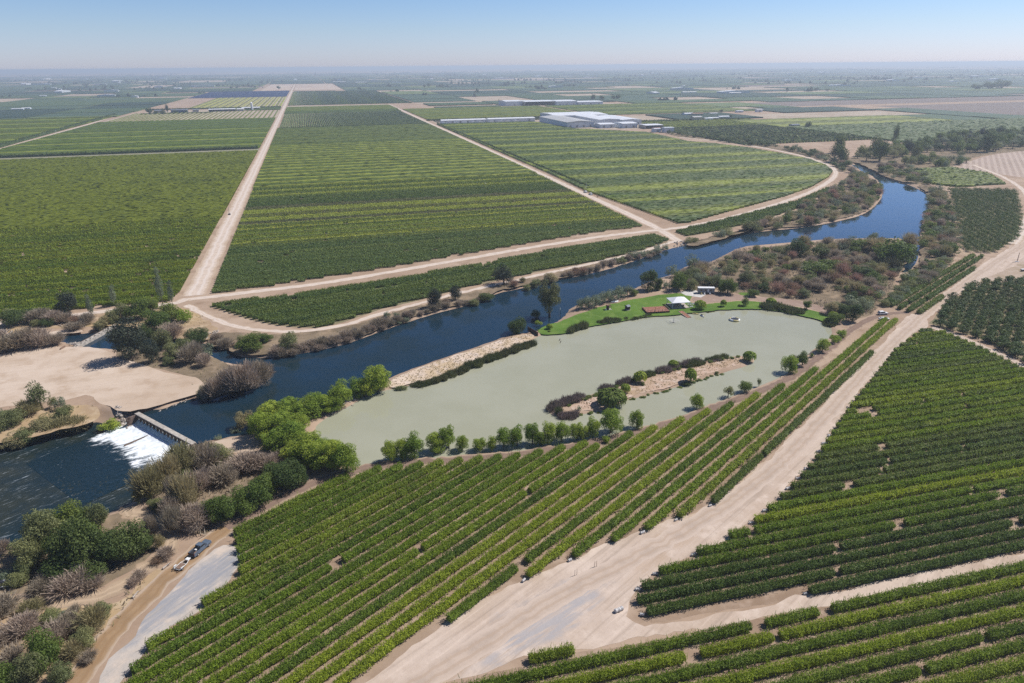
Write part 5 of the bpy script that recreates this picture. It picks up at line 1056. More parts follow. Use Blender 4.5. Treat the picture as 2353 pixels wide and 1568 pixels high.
def flow_sheet(name, ys, zf, mat, x0, x1, nx_, parent, amp=0.0):
    xs = np.linspace(x0, x1, nx_); V = np.array([(x, y, zf(y)+rng.normal()*amp*(1 if 0 < j < len(ys)-1 else 0)) for j, y in enumerate(ys) for x in xs]); i = (np.arange(len(ys)-1)[:, None]*nx_+np.arange(nx_-1)[None, :]).ravel()
    return link(name, mesh(name, V, np.column_stack([i, i+1, i+1+nx_, i+nx_]), [mat], smooth=True), parent)
ap = [.55, .1, -.5, -1.2, -2.0, -3.0]; flow_sheet('sliding_sheet', ap, lambda y: np.interp(-y, [-.6,0,3.0], [-1.10,-1.2,-2.9]), mg, .1, L-.3, 60, t, .02)
o = link('white_water', None) if False else flow_sheet('white_water', list(np.linspace(-2.2, -34, 70)), lambda y: np.interp(-y, [2.2,4.5,9,34], [-2.35,-2.85,-3.06,-3.165]), mf, -3.5, L+1, 70, None, .06)
o.location = (DAM0[0], DAM0[1], 0); o.rotation_euler = (0,0,wa); o['kind'] = 'structure'
if dsgn > 0: t.scale = (1,-1,1); o.scale = (1,-1,1)
b = MB(); b.box(11.2, 11.5, -11, -2, -3.3, -2.55); b.build('splitter_wall', M_concd, t)
# ---- fish ramp bridge over the side channel
A0, A1 = G(172,797,-.5), G(262,748,-.5); L2 = float(np.hypot(*(A1-A0))); fa = math.atan2(*(A1-A0)[::-1]); t = thing('fish_ramp', 'slotted concrete fish ramp crossing the side channel', 'weir', (A0[0], A0[1], 0), fa)
for y in (-1.5, -.2): MB().box(-1, L2+1, y-.16, y+.16, -1.6, .25).build('wall', M_conc, t, .03)
for k in range(9): x = L2*(k+.5)/9; MB().box(x-.9, x+.5, -1.34, -.36, .08, .28).build('slab', M_conc, t, .03); 
MB().box(-.5, L2+.5, .9, 1.15, -1.5, -.1).build('kerb', M_concd, t)
for s in (0, 1): MB().box(-4.5, -1.5, 3+s*.2, 3.2+s*.2, 0, .8).build('timber_guard', M_wood, t) if s == 0 else None
def rubble(name, poly, n, smin, smax, label, zoff=0.0):
    P = np.asarray(poly); Vs, Fs = [], []; k = 0; lo, hi = P.min(0), P.max(0); c = np.array([(-1,-1,-1),(1,-1,-1),(1,1,-1),(-1,1,-1),(-1,-1,1),(1,-1,1),(1,1,1),(-1,1,1)]); fq = np.array([(0,3,2,1),(4,5,6,7),(0,1,5,4),(1,2,6,5),(2,3,7,6),(3,0,4,7)])
    pts = rng.uniform(lo, hi, (n*4, 2)); pts = pts[sdf(P, pts) < 0][:n]; hz = heights(pts)
    for p, z in zip(pts, hz):
        s = rng.uniform(smin, smax); R = Matrix.Rotation(rng.random()*6.28, 3, 'Z') @ Matrix.Rotation(rng.random()*1.2, 3, 'X'); v = (c*rng.uniform(.45, 1, (8, 3))*np.array([s, s*.7, s*.5]))@np.array(R).T; Vs.append(v+np.array([p[0], p[1], max(z, -3.1)+s*.2+zoff])); Fs.append(fq+k); k += 8
    return tag(link(name, mesh(name, np.vstack(Vs), np.vstack(Fs), [M_rock])), label, 'rubble', None, 'stuff')
rubble('riprap', GP([(268,940),(300,938),(318,950),(310,965),(290,972),(268,962)], -1), 150, .3, .9, 'pale broken stones heaped below the left end of the weir')
rubble('riprap', GP([(335,948),(375,938),(430,915),(434,922),(380,944),(345,953)], -.8), 90, .2, .6, 'low stones along the sand flat above the weir')
rubble('riprap', GP([(470,765),(500,760),(520,790),(500,795),(475,790)], -.5), 90, .2, .7, 'stones spilling into the side channel')
rubble('riprap', GP([(1545,560),(1575,553),(1590,560),(1570,567),(1550,572)], -.8), 60, .3, .9, 'stones at the river road corner')
rubble('riprap', A0+np.array([[0,0],[1,0],[1,1],[0,1]])@np.array([[math.cos(fa)*L2, math.sin(fa)*L2], [-math.sin(fa)*4, math.cos(fa)*4]]), 160, .25, .6, 'stone bed beside the slotted fish ramp', .9)
rubble('riprap', GP([(690,955),(760,935),(820,908),(850,898),(855,908),(790,942),(720,968)], -.4), 40, .25, .6, 'stones along the pond edge under the bright trees')
rubble('riprap', GP([(-60,760),(20,755),(45,775),(0,785),(-60,785)], -.2), 80, .3, .8, 'pale broken stones by the left edge of the picture')
# drift logs
for k, (a, b2, lab) in enumerate([((128,744),(143,750),'grey drift log leaning on the bank below the round dark tree'),((0,1340),(25,1334),'pale fallen trunk in the scrub above the tank trailer'),((60,1012),(86,1019),'bleached log lying at the water edge below the weir'),((374,1308),(390,1296),'pale beam beside the brown track below the pickup'),((305,1375),(318,1360),'short pale board beside the brown track'),((1420,607),(1432,603),'white drift log at the far river bank')]):
    p0, p1 = G(*a), G(*b2); tag(MB().tube((p0[0],p0[1],H(*p0)+.3), (p1[0],p1[1],H(*p1)+.35), .22, .13, 8).tube(((p0[0]*.4+p1[0]*.6),(p0[1]*.4+p1[1]*.6),H(*p0)+.3), ((p0[0]*.4+p1[0]*.6)+1,(p0[1]*.4+p1[1]*.6)+.6,H(*p0)+.9), .1, .05, 6).build('drift_log', paint('driftwood', (.42,.37,.32), .9, .2, .2, scale=3) if k == 0 else bpy.data.materials['driftwood']), lab, 'log')
# ---- lawn: pavilion, deck, sheds, ramp, craft
q = G(1557,702); t = thing('pavilion', 'open pavilion with white hipped roof on the lawn', 'pavilion', (q[0], q[1], .03), math.radians(8)); w, d = 4.6, 4.2
MB().add([(-w,-d,3.0),(w,-d,3.0),(w,d,3.0),(-w,d,3.0),(-.9,0,4.7),(.9,0,4.7),(-w,-d,2.82),(w,-d,2.82),(w,d,2.82),(-w,d,2.82)], [(0,1,5,4),(1,2,5),(2,3,4,5),(3,0,4),(6,7,1,0),(7,8,2,1),(8,9,3,2),(9,6,0,3),(9,8,7,6)]).build('roof', M_metalw, t)
for x in (-w+.4, 0, w-.4):
    for y in (-d+.4, d-.4): MB().box(x-.1, x+.1, y-.1, y+.1, 0, 2.84).build('post', M_white, t)
MB().box(-w+.1, w-.1, -d+.1, d-.1, -.05, .12).build('floor_slab', M_conc, t)
for k, (x, y) in enumerate([(-2.2,-1),(1.8,-1.2),(0,1.6)]):
    tb = thing('picnic_table', ['grey picnic table at the left front under the pavilion','grey picnic table at the right front under the pavilion','grey picnic table at the back under the pavilion'][k], 'table', (q[0]+x, q[1]+y, .15), math.radians(8), 'tables under the pavilion')
    MB().box(-.9,.9,-.38,.38,.68,.75).build('tabletop', M_grey, tb); [MB().box(-.9,.9,s*.7-.14,s*.7+.14,.4,.45).build('bench_seat', M_grey, tb) for s in (-1,1)]; [MB().box(xx-.06,xx+.06,-.65,.65,0,.68).build('leg', M_grey, tb) for xx in (-.6,.6)]
for k, (x, y) in enumerate([(1583,701),(1592,700),(1588,706)]):
    p = G(x, y); b = thing('bench', ['white bench right beside the pavilion','white bench farthest right of the pavilion','low white bench in front of the others by the pavilion'][k], 'bench', (p[0], p[1], .03), math.radians(5), 'benches by the pavilion'); MB().box(-.9,.9,-.2,.2,.42,.48).build('seat', M_white, b); MB().box(-.9,.9,.18,.24,.5,.9).build('backrest', M_white, b); [MB().box(s*.75-.05,s*.75+.05,-.18,.18,0,.42).build('leg', M_white, b) for s in (-1,1)]
q = G(1506,713); t = thing('deck', 'raised reddish wooden deck with white railing at the pond edge', 'deck', (q[0], q[1], .0), math.radians(8)); w, d = 5.6, 3.6
mb = MB(); [mb.box(-w+k*(2*w/18)+.01, -w+(k+1)*(2*w/18)-.02, -d, d, .68, .78) for k in range(18)]; mb.build('floor_boards', M_redwood, t)
MB().box(-w, w, -d-.04, -d, .1, .68).box(-w, w, d, d+.04, .1, .68).box(-w-.04, -w, -d, d, .1, .68).box(w, w+.04, -d, d, .1, .68).build('skirt', M_darkwood, t)
for x in np.linspace(-w, w, 7): MB().box(x-.06,x+.06,-d-.16,-d-.05,0,1.75).build('post', M_wood, t)
for y in np.linspace(-d, d, 4)[1:]: MB().box(-w-.16,-w-.05,y-.06,y+.06,0,1.7).build('post', M_wood, t); MB().box(w+.05,w+.16,y-.06,y+.06,0,1.7).build('post', M_wood, t)
MB().box(-w,w,-d-.15,-d-.07,1.6,1.68).box(-w,w,-d-.14,-d-.08,1.2,1.26).box(-w-.15,-w-.07,-d,d,1.6,1.68).box(w+.07,w+.15,-d,d,1.6,1.68).build('railing', M_conc, t)
MB().tube((-1.5,-d+.3,.78),(-1.5,-d+.3,3.0),.07,.06,8).build('lamp_post', M_blackpl, t)
def hut(label, p, rz, roofm, lean):
    t = thing('garden_shed', label, 'shed', (p[0], p[1], .03), rz)
    MB().box(-1.3,1.3,-1.1,1.1,-.03,.08).build('floor_slab', M_conc, t)
    MB().box(-1.0,-.9,-.8,.8,.08,1.9).box(-.9,.1 if lean else .9,.72,.8,.08,1.9).box(-.9,-.1,-.8,-.72,.08,1.9).build('wall', M_darkwood if lean else M_wood, t)
    for y in (-.75,.75): MB().box(.9,1.0,y-.05,y+.05,.08,1.8).build('post', M_wood, t)
    if lean: MB().add([(-1.2,-1,2.2),(1.1,-1,1.85),(1.1,1,1.85),(-1.2,1,2.2),(-1.2,-1,2.1),(1.1,-1,1.75),(1.1,1,1.75),(-1.2,1,2.1)], [(0,1,2,3),(7,6,5,4),(0,4,5,1),(1,5,6,2),(2,6,7,3),(3,7,4,0)]).build('roof', roofm, t)
    else: MB().prism([(-1.3,1.8),(1.3,1.8),(1.3,1.88),(0,2.5),(-1.3,1.88)], -1.0, 1.0).build('roof', roofm, t)
    return t
hut('small brown lean-to shed with clutter on the lawn', G(1398,710), math.radians(15), M_darkwood, True); hut('small shed with slate blue gabled roof on the lawn', G(1441,711), math.radians(-60), M_slate, False)
p = G(1394,711); tag(MB().box(-.5,.5,-.3,.3,0,.4).box(-.2,.4,-.25,.2,.4,.6).build('garden_box', M_white, None, .05, (p[0]-.6, p[1]-.7, .03)), 'white garden box in front of the brown shed', 'box')
p = G(1412,693); t = thing('rowing_boat', 'upturned white boat lying by the grey hedge', 'boat', (p[0], p[1], .05), math.radians(20)); n = 9; V = []; 
for k in range(n):
    x = -2+k*.5; wd = .75*math.sqrt(max(.02, 1-(x/2.05)**2)); V += [(x,-wd,0),(x,-wd*.7,.4),(x,0,.55),(x,wd*.7,.4),(x,wd,0)]
F_ = [(k*5+j, k*5+j+1, (k+1)*5+j+1, (k+1)*5+j) for k in range(n-1) for j in range(4)]; link('hull', mesh('hull', np.array(V), np.array(F_), [M_white], smooth=True), t); MB().box(-1.9,1.9,-.03,.03,.5,.62).build('keel', M_wood, t)
p0, p1 = G(1563,716,-.2), G(1583,729,-.4); L3 = float(np.hypot(*(p1-p0))); a3 = math.atan2(*(p1-p0)[::-1]); t = thing('boat_ramp', 'reddish floating ramp sloping from the lawn into the pond', 'ramp', (p0[0], p0[1], .0), a3)
MB().add([(0,-1.1,.25),(L3,-1.1,-.38),(L3,1.1,-.38),(0,1.1,.25),(0,-1.1,.1),(L3,-1.1,-.6),(L3,1.1,-.6),(0,1.1,.1)], [(0,1,2,3),(7,6,5,4),(0,4,5,1),(1,5,6,2),(2,6,7,3),(3,7,4,0)]).build('deck_boards', M_redwood, t); [MB().add([(0,s*1.12-.05,.32),(L3,s*1.12-.05,-.3),(L3,s*1.12+.05,-.3),(0,s*1.12+.05,.32),(0,s*1.12-.05,.1),(L3,s*1.12-.05,-.6),(L3,s*1.12+.05,-.6),(0,s*1.12+.05,.1)], [(0,1,2,3),(7,6,5,4),(0,4,5,1),(1,5,6,2),(2,6,7,3),(3,7,4,0)]).build('side_rail', M_conc, t) for s in (-1,1)]
def jetski(label, p, rz, hull, seat):
    t = thing('jet_ski', label, 'jet ski', (p[0], p[1], ZP-.1), rz); V = []; n = 8
    for k in range(n):
        x = -1.4+k*.42; wd = .55*(1-max(0, (x-.2)/1.5)**2*.9); V += [(x,-wd*.6,0),(x,-wd,.35),(x,-wd*.6,.55),(x,wd*.6,.55),(x,wd,.35),(x,wd*.6,0)]
    F_ = [(k*6+j, k*6+(j+1) % 6, (k+1)*6+(j+1) % 6, (k+1)*6+j) for k in range(n-1) for j in range(6)]; me = mesh('hull', np.array(V), [np.array(F_), np.array([[0,1,2,3,4,5]]), np.array([[5,4,3,2,1,0]])+(n-1)*6], [hull]); link('hull', me, t)
    MB().box(-1.2,.2,-.22,.22,.55,.85,0,.05).build('seat', seat, t, .05); MB().tube((.45,0,.55),(.3,0,1.05),.12,.08,8).tube((.3,-.4,1.05),(.3,.4,1.05),.04,.04,6).build('handlebar', M_blackpl, t)
jetski('yellowish jet ski moored nearest the ramp', G(1597,721,ZP), math.radians(-20), M_yellow, M_darkwood); jetski('white jet ski with dark seat floating away from the shore', G(1613,726,ZP), math.radians(-75), M_white, M_blackpl)
p = G(1687,735,ZP); t = thing('water_trampoline', 'round floating trampoline with black top and pale tube on the pond', 'trampoline', (p[0], p[1], ZP-.05))
V = []; Rr, rr, na, nb_ = 2.05, .45, 36, 12
for i_ in range(na):
    a = i_*2*math.pi/na
    for j in range(nb_): b_ = j*2*math.pi/nb_; V.append(((Rr+rr*math.cos(b_))*math.cos(a), (Rr+rr*math.cos(b_))*math.sin(a), .42+rr*math.sin(b_)))
F_ = [(i_*nb_+j, ((i_+1) % na)*nb_+j, ((i_+1) % na)*nb_+(j+1) % nb_, i_*nb_+(j+1) % nb_) for i_ in range(na) for j in range(nb_)]; link('tube', mesh('tube', np.array(V), np.array(F_), [M_yellow, M_white], [(f[0]//nb_)//6 % 2 for f in F_], smooth=True), t); MB().tube((0,0,.74),(0,0,.8),1.95,1.95,32).build('jump_mat', M_blackpl, t)
for k in range(6): a = k*1.047; MB().tube((1.9*math.cos(a),1.9*math.sin(a),.85),(2.3*math.cos(a),2.3*math.sin(a),.8),.09,.09,8).build('strap', M_blackpl, t)
p = G(1547,740,ZP); t = thing('fountain', 'small white water jet with a ring of spray on the pond', 'fountain', (p[0], p[1], ZP))
MB().tube((0,0,0),(0,0,.15),.35,.3,12).build('float', M_blackpl, t); MB().tube((0,0,.1),(0,0,1.4),.16,.14,8).tube((0,0,1.4),(0,0,2.9),.14,.03,8).build('jet', M_plastic, t)
Vs, Fs = [], []; n = 0
for k in range(26):
    a = k*6.283/26+rng.normal()*.05; r1 = rng.uniform(2.6,4.0)
    for s_ in range(6):
        q0 = (s_+.2)/6; x = r1*q0; z = 1.2*math.sin(q0*math.pi)*.7+.1; w = .06; Vs += [(x*math.cos(a)-w*math.sin(a), x*math.sin(a)+w*math.cos(a), z), (x*math.cos(a)+w*math.sin(a), x*math.sin(a)-w*math.cos(a), z), ((x+.3)*math.cos(a)+w*math.sin(a), (x+.3)*math.sin(a)-w*math.cos(a), z+.05), ((x+.3)*math.cos(a)-w*math.sin(a), (x+.3)*math.sin(a)+w*math.cos(a), z+.05)]; Fs.append((n,n+1,n+2,n+3)); n += 4
link('spray', mesh('spray', np.array(Vs), np.array(Fs), [M_plastic]), t)['kind'] = 'stuff'
q = G(1622,674); t = thing('camper_trailer', 'grey camper trailer with white roof parked among trees', 'trailer', (q[0], q[1]+1, .03), math.radians(-4)); MB().box(-4.2,4.2,-1.25,1.25,.55,2.9).build('body', M_grey, t, .08); MB().box(-4.25,4.25,-1.3,1.3,2.92,3.05).build('roof', M_white, t, .03)
for x in (-2.6,-.4,2.2): MB().box(x-.5,x+.5,-1.29,-1.26,1.5,2.2).build('window', M_glass, t)
MB().box(.6,1.3,-1.29,-1.26,.65,2.4).build('door', M_white, t); [wheel(t, x, s*1.15, .38, .25) for x in (-.5,.5) for s in (-1,1)]
for k, x in enumerate((-2.8,-1.2,.2,1.6)): p = (q[0]+x, q[1]-1.4); o = tag(MB().box(-.35,.35,-.3,.3,0,.5).box(-.35,.35,.22,.3,.5,1.0).build('lawn_chair', [M_yellow, M_white, M_blackpl, M_white][k], None, .03, (p[0], p[1], .03)), ['yellow chair before the camper trailer','white chair left of the camper trailer door','black chair before the camper trailer','white chair at the right end of the camper trailer'][k], 'chair')
p0, p1 = G(1212,757), G(1235,770); L4 = float(np.hypot(*(p1-p0))); t = thing('retaining_wall', 'dark reddish brown board wall between berm and lawn', 'wall', (p0[0], p0[1], -.6), math.atan2(*(p1-p0)[::-1]))
mb = MB(); [mb.box(0, L4, -.06+.004*k, .06, .05+k*.42, .45+k*.42) for k in range(5)]; mb.build('boards', M_darkwood, t); [MB().box(x-.09,x+.09,.06,.22,-.5,2.4).build('post', M_darkwood, t) for x in np.linspace(.1, L4-.1, 5)]
for k, (x, y) in enumerate([(1285,782),(1287,787)]): p = G(x, y, ZP); tag(MB().tube((0,0,-1),(.1,0,.9),.15,.1,8).tube((.05,0,.4),(.5,.2,.9),.07,.04,6).build('snag', M_darkwood, None, 0, (p[0], p[1], ZP)), ['dark snag sticking out of the pond near the lawn', 'second snag out in the pond, farther from the lawn'][k], 'snag')
# ---- farm and packing buildings
def building(name, label, s0, s1, t0, t1, h, wallm, roofm, rise=1.6, doors=3, along='s', open_front=False, group=None, over=.5):
    c = ST((s0+s1)/2, (t0+t1)/2); t = thing(name, label, name.split('_')[-1] if name.split('_')[-1] != 'house' else 'warehouse', (c[0], c[1], 0), GA, group); a, b = (s1-s0)/2, (t1-t0)/2
    if open_front: MB().box(-a, a, b-.3, b, 0, h).box(-a, -a+.3, -b, b-.31, 0, h).box(a-.3, a, -b, b-.31, 0, h).build('wall', wallm, t)
    else: MB().box(-a, a, -b, b, 0, h).build('wall', wallm, t)
    o = over; e = h+.02
    if along == 's': pr = [(-b-o, e), (b+o, e), (b+o, e+.25), (0, e+rise), (-b-o, e+.25)]; r = MB().prism(pr, -a-o, a+o); r.v = [(y, x, z) for x, y, z in r.v]
    else: r = MB().prism([(-a-o, e), (a+o, e), (a+o, e+.25), (0, e+rise), (-a-o, e+.25)], -b-o, b+o)
    r.build('roof', roofm, t)
    for k in range(doors):
        x = -a+(k+.5)*2*a/doors; MB().box(x-1.9, x+1.9, -b-.06, -b-.003, 0, min(4.5, h*.75)).build('door', M_grey if not open_front else M_wood, t)
    return t
building('packing_house', 'biggest white packing house with flat grey roof, nearest the vineyard', 466, 520, 1262, 1430, 10, M_wallw, M_roofg, 2.5, 4, 't')
building('packing_house', 'wide white-roofed packing house behind the biggest one', 505, 625, 1440, 1545, 10, M_wallw, M_metalw, 2.0, 5)
building('packing_house', 'white packing house to the right behind the biggest one', 548, 590, 1300, 1435, 10, M_wallw, M_metalw, 2.0, 3, 't')
building('packing_house', 'white packing house with stepped roof farthest right in the compound', 592, 632, 1290, 1420, 9, M_wallw, M_metalw, 2.0, 3, 't')
building('packing_house', 'low white annexe in front of the biggest packing house', 522, 552, 1236, 1272, 6.5, M_wallw, M_metalw, 1.5, 2)
building('packing_house', 'small white packing house beside the low annexe', 560, 590, 1220, 1262, 8, M_wallw, M_metalw, 1.5, 2)
building('loading_canopy', 'open white loading canopy at the right of the compound', 593, 628, 1190, 1222, 6, M_tanwall, M_metalw, .8, 0, 's', True)
building('storage_shed', 'white box-like shed at the near end of the compound', 590, 608, 1112, 1124, 8, M_wallw, M_wallw, .6, 1); building('storage_shed', 'small white shed left of the box-like shed', 576, 588, 1122, 1134, 6, M_wallw, M_metalw, .8, 1)
for k in range(3): q = ST(588+k*7, 1150+k*3); tag(MB().box(-3,3,-4,4,0,1.6).box(-3,3,-4,4,1.75,3.4).box(-2.9,2.9,-3.9,3.9,3.55,5.0).build('crate_stack', M_redwood, None, .05, (q[0], q[1], 0)), f'{["left","middle","right"][k]} stack of brown wooden bins by the compound sheds', 'crate stack', 'bins at the packing house')
building('long_shed', 'first long white shed beside the diagonal road', 262, 356, 1452, 1470, 6, M_wallw, M_metalw, 1.8, 6); building('long_shed', 'second long white shed, right of the first', 360, 462, 1448, 1468, 6.5, M_wallw, M_metalw, 1.8, 4)
for k in range(9): q = ST(268+k*19+rng.uniform(-3,3), 1436+rng.uniform(-3,3)); tag(MB().box(-4.5,4.5,-1.3,1.3,.9,3.6).box(-4.3,4.3,-1.0,1.0,.3,.88).build('parked_trailer', M_white, None, .06, (q[0], q[1], 0)), f'white trailer box, {nth(k+1)} from the diagonal road before the long sheds', 'trailer', 'trailers at the long sheds')
building('cold_store', 'white cold store at the left of the distant packing plant', 560, 612, 2040, 2120, 12, M_wallw, M_metalw, 2, 1); building('cold_store', 'open-fronted middle hall of the distant packing plant', 614, 705, 2020, 2110, 11, M_tanwall, M_metalw, 2, 5, 's', True); building('cold_store', 'long white hall right of the distant packing plant middle', 706, 770, 2005, 2095, 11, M_wallw, M_metalw, 2, 3); building('cold_store', 'lower white wing at the right end of the distant packing plant', 772, 850, 1998, 2070, 8, M_wallw, M_metalw, 1.5, 3)
for (lab, s0, s1, t0, t1, h, wm, rm, nm, op) in [('slate-roofed farmhouse among dark trees left of the farmstead',-395,-375,2110,2128,5,M_tanwall,M_slate,'farm_house',False),('blue-grey roofed barn in the middle of the farmstead',-352,-312,2100,2120,6,M_grey,M_slate,'farm_barn',False),('small cottage beside the long barn',-300,-284,2112,2126,5,M_tanwall,M_grey,'farm_house',False),('long open barn with white roof at the right of the farmstead',-258,-200+10,2098,2112,5.5,M_blackpl,M_metalw,'farm_barn',True),('white-roofed annexe at the right end of the long barn',-186,-168,2100,2112,5,M_tanwall,M_metalw,'farm_barn',False),('low white shed behind the white silo',-178,-130,2160,2176,5,M_tanwall,M_metalw,'farm_barn',True)]: building(nm, lab, s0, s1, t0, t1, h, wm, rm, 2.0, 2, 's', op)
q = ST(-148, 2125); t = thing('silo', 'tall white silo standing at the right of the farmstead', 'silo', (q[0], q[1], 0)); MB().tube((0,0,0),(0,0,19),3.2,3.2,20).build('shaft', M_white, t); MB().tube((0,0,19),(0,0,21.5),3.3,.6,20).build('dome', M_metalw, t)
for k, (x, y, w, d, h, lab, wm, rm) in enumerate([(1583,266,22,14,5,'white barn at the left of the scattered farmhouses',M_wallw,M_metalw),(1604,266,26,14,4.5,'brown-roofed shed beside the left white barn',M_tanwall,M_wood),(1603,277,20,16,7,'tan two-storey farmhouse before the bright vineyard',M_tanwall,M_roofg),(1628,276,16,10,4,'low white shed right of the tan farmhouse',M_wallw,M_metalw),(1640,275,22,10,4,'long white shed second right of the tan farmhouse',M_wallw,M_metalw),(1664,272,24,12,4,'white-roofed shed near the round dark tree',M_wallw,M_metalw),(1640,263,20,8,3,'low white row of tarps behind the farmhouses',M_white,M_white),(1700,258,18,8,4,'small pale shed on the long farm road',M_wallw,M_metalw),(1745,257,16,9,6,'white tank shed at the right end of the long farm road',M_white,M_white),(1828,293,16,11,5,'lone tan house in the orchard',M_tanwall,M_slate),(275,226,0,0,0,'',None,None),(1585,214,60,20,5,'long pale greenhouse in the hazy distance',M_white,M_white),(1690,216,50,20,5,'second pale greenhouse in the hazy distance',M_white,M_white),(40,253,30,12,4,'pale roof alone among the left vineyards',M_wallw,M_metalw),(60,252,22,12,5,'second pale roof among the left vineyards',M_wallw,M_metalw),(98,222,26,12,5,'small white roof at the left beside a brown field',M_wallw,M_metalw),(780,190,90,30,7,'long pale barn on the hazy yard beyond the solar field',M_tanwall,M_metalw),(830,191,80,30,7,'second long pale barn beyond the solar field',M_tanwall,M_metalw)]):
    if not w: continue
    p = G(x, y); s = float(p@GU); tt = float(p@GV); building('farm_building', lab, s-w/2, s+w/2, tt, tt+d, h, wm, rm, min(2.0, d*.12), 1)
# scattered roofs farther out
m0 = MB().box(-14,14,-7,7,0,5).prism([(-14.5,5.02),(14.5,5.02),(14.5,5.3),(0,7.5),(-14.5,5.3)], -7.5, 7.5); base_me = None
rs = random.Random(4); cnt = 0
BAND = {0: 'pale roof in the left distance', 1: 'pale roof straight ahead in the distance', 2: 'pale roof in the right distance'}; rank = [0,0,0]
while cnt < 60:
    y = rs.uniform(2600, 9000); x = rs.uniform(-1,1)*y*.78; s, tt = float(np.array((x,y))@GU), float(np.array((x,y))@GV)
    if any(a-30 < s < b+30 and c-30 < tt < d+30 for a,b,c,d in TAKEN): continue
    if base_me is None: o = m0.build('distant_barn', [M_metalw]); base_me = o
    else: o = base_me.copy(); COL.objects.link(o)
    o.location = (x, y, 0); o.rotation_euler = (0,0,GA+(1.57 if rs.random() < .3 else 0)); k = rs.uniform(.6,1.8)*(1.0+y/9000); o.scale = (k*rs.uniform(.8,2.4), k, rs.uniform(.8,1.3)*(1+y/12000)); b = 0 if x < -y*.26 else (2 if x > y*.26 else 1); cnt += 1
    o['_d'] = y; o['_b'] = b; o['category'] = 'barn'; o['group'] = 'distant barns on the plain'
db = sorted([o for o in COL.objects if o.name.startswith('distant_barn')], key=lambda o: o['_d'])
for o in db: b = o['_b']; rank[b] += 1; o['label'] = f'{BAND[b]}, {nth(rank[b])} nearest the viewer'; del o['_d']; del o['_b']
# ---- dry litter and tufts over the scrub and verges
def tufts(name, polys, n, hmin, hmax, mat, label, wid=.05):
    Vs, Fs = [], []; k = 0; pts = []
    A = [abs(0.5*np.sum(P[:,0]*np.roll(P[:,1],-1)-np.roll(P[:,0],-1)*P[:,1])) for P in polys]
    for P, a in zip(polys, A):
        m = int(n*a/sum(A)); q = rng.uniform(P.min(0), P.max(0), (m*5, 2)); q = q[sdf(P, q) < -.4][:m]; pts.append(q)
    pts = np.vstack(pts); hz = heights(pts); pts, hz = pts[hz > -1.1], hz[hz > -1.1]; m = len(pts)
    for rep in range(3):
        az = rng.random(m)*6.28; s = np.column_stack([np.cos(az), np.sin(az)])*(wid*rng.uniform(1,3,m))[:, None]; h = rng.uniform(hmin, hmax, m); ln = rng.normal(size=(m,2))*.5*h[:, None]; b = pts+rng.normal(size=(m,2))*.25
        V = np.stack([np.column_stack([b-s, hz-.03]), np.column_stack([b+s, hz-.03]), np.column_stack([b+ln+s*.4, hz+h]), np.column_stack([b+ln-s*.4, hz+h])], 1).reshape(-1,3); Vs.append(V); Fs.append(np.arange(4*m).reshape(m,4)+k); k += 4*m
    return tag(link(name, mesh(name, np.vstack(Vs), np.vstack(Fs), [mat], attr=rng.random(3*m))), label, 'grass', None, 'stuff')
SP = [GP(S) for S in SCRUBS]
tufts('dry_grass', SP[:5]+SP[5:], 16000, .25, .8, L_tan, 'dry straw coloured grass and litter in the scrub')
tufts('dead_brush', [SP[5], SP[0], SP[2], SP[4], SP[1]], 9000, .5, 1.5, L_dead, 'grey dead brush filling the scrub between the bushes', .07)
tufts('verge_grass', [GP(BERM), GP([(1300,945),(1345,920),(1400,897),(1480,876),(1560,850),(1680,822),(1722,821),(1725,830),(1650,850),(1590,872),(1520,892),(1440,912),(1390,936)])], 1600, .1, .3, L_tan, 'flattened straw on the berm and on the pond island', .08)
# ---- plant labels: kind, then rank by distance to the nearest landmark
gr = {}
for o, desc, p, cat in PLANTS: j = int(np.argmin(((LMP-p)**2).sum(1))); gr.setdefault((desc, j), []).append((float(((LMP[j]-p)**2).sum()), o))
for (desc, j), lst in gr.items():
    lst.sort(key=lambda e: e[0])
    for k, (_, o) in enumerate(lst):
        o['label'] = f'{desc} nearest to {LMN[j]}' if k == 0 else f'{desc}, {nth(k+1)} nearest to {LMN[j]}'; o['group'] = f'plants around {LMN[j]}'
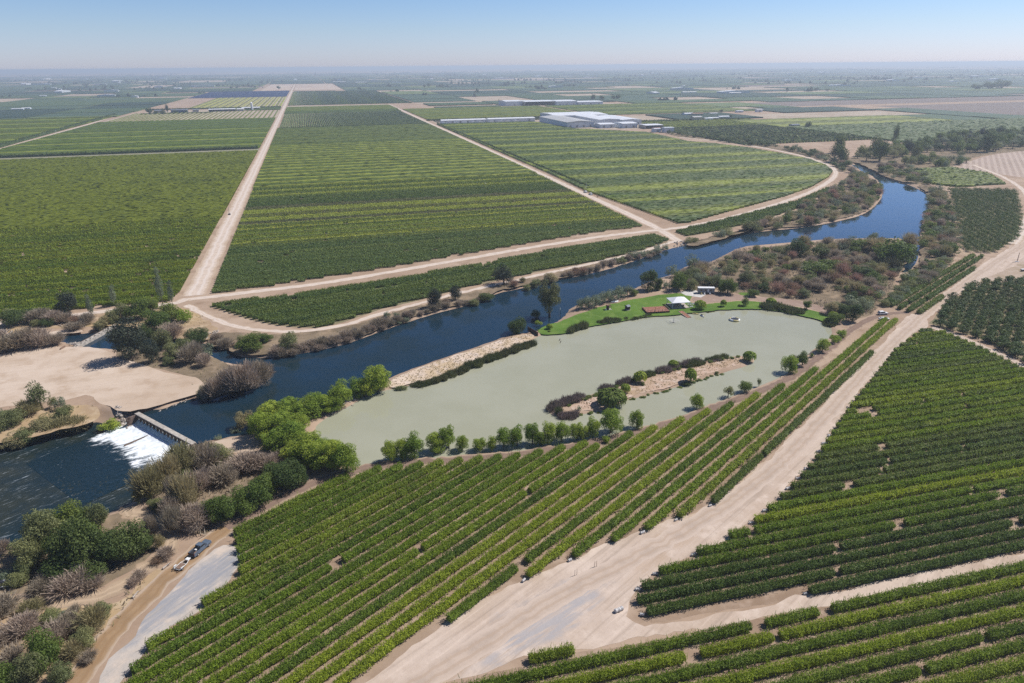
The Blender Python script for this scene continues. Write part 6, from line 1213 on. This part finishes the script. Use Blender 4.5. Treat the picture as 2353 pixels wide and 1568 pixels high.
# ================================================================== LIGHT, SKY, HAZE
SUN_AZ, SUN_EL = 25.0, 50.0                   # sun stands to the right and beyond; shadows fall left and nearer
sd = bpy.data.lights.new('sun', 'SUN'); so = bpy.data.objects.new('sun', sd); COL.objects.link(so)
sd.energy = 5.0; sd.angle = math.radians(.5); sd.color = (1.0,.955,.915)
ae, aa = math.radians(SUN_EL), math.radians(SUN_AZ); dv = Vector((math.cos(ae)*math.cos(aa), math.cos(ae)*math.sin(aa), math.sin(ae)))
so.rotation_euler = dv.to_track_quat('Z', 'Y').to_euler(); so.location = dv*500+Vector((0,300,0))
wd = bpy.data.worlds.new('World'); sc.world = wd; wd.use_nodes = True; nt = wd.node_tree; nt.nodes.clear()
sky = nt.nodes.new('ShaderNodeTexSky'); sky.sky_type = 'NISHITA'; sky.sun_disc = False; sky.sun_elevation = ae; sky.sun_rotation = math.radians(90-SUN_AZ); sky.altitude = 100; sky.air_density = 1.0; sky.dust_density = 0.3; sky.ozone_density = 1.0
bg = nt.nodes.new('ShaderNodeBackground'); bg.inputs['Strength'].default_value = .1; wo = nt.nodes.new('ShaderNodeOutputWorld')
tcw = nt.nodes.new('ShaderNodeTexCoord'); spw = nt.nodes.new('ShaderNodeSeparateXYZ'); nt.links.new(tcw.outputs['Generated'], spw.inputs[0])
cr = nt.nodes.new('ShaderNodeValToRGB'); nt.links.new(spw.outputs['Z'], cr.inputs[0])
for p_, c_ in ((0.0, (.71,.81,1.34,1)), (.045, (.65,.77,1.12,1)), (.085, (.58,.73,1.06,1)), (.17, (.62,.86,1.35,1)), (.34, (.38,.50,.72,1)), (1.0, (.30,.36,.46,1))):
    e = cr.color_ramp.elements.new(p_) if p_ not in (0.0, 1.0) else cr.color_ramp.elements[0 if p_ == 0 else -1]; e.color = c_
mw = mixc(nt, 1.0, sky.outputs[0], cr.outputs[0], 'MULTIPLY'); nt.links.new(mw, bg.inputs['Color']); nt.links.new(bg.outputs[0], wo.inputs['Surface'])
hm = bpy.data.materials.new('haze_air'); hm.use_nodes = True; nt = hm.node_tree; nt.nodes.clear(); ho = nt.nodes.new('ShaderNodeOutputMaterial'); pv = nt.nodes.new('ShaderNodeVolumePrincipled')
pv.inputs['Color'].default_value = (.80,.90,1.0,1); pv.inputs['Density'].default_value = 1.35e-4; pv.inputs['Anisotropy'].default_value = .2; nt.links.new(pv.outputs[0], ho.inputs['Volume'])
hz = MB().box(-33000, 33000, -5000, 33000, -6, 113).build('haze', hm); hz['kind'] = 'stuff'; hz['label'] = 'pale blue haze lying over the whole plain'
sc.view_settings.view_transform = 'Standard'; sc.view_settings.look = 'None'; sc.view_settings.exposure = 0.2; sc.view_settings.gamma = 1.0
cy = sc.cycles; cy.max_bounces = 6; cy.diffuse_bounces = 4; cy.glossy_bounces = 2; cy.transmission_bounces = 2; cy.volume_bounces = 0; cy.transparent_max_bounces = 4
cy.use_denoising = False
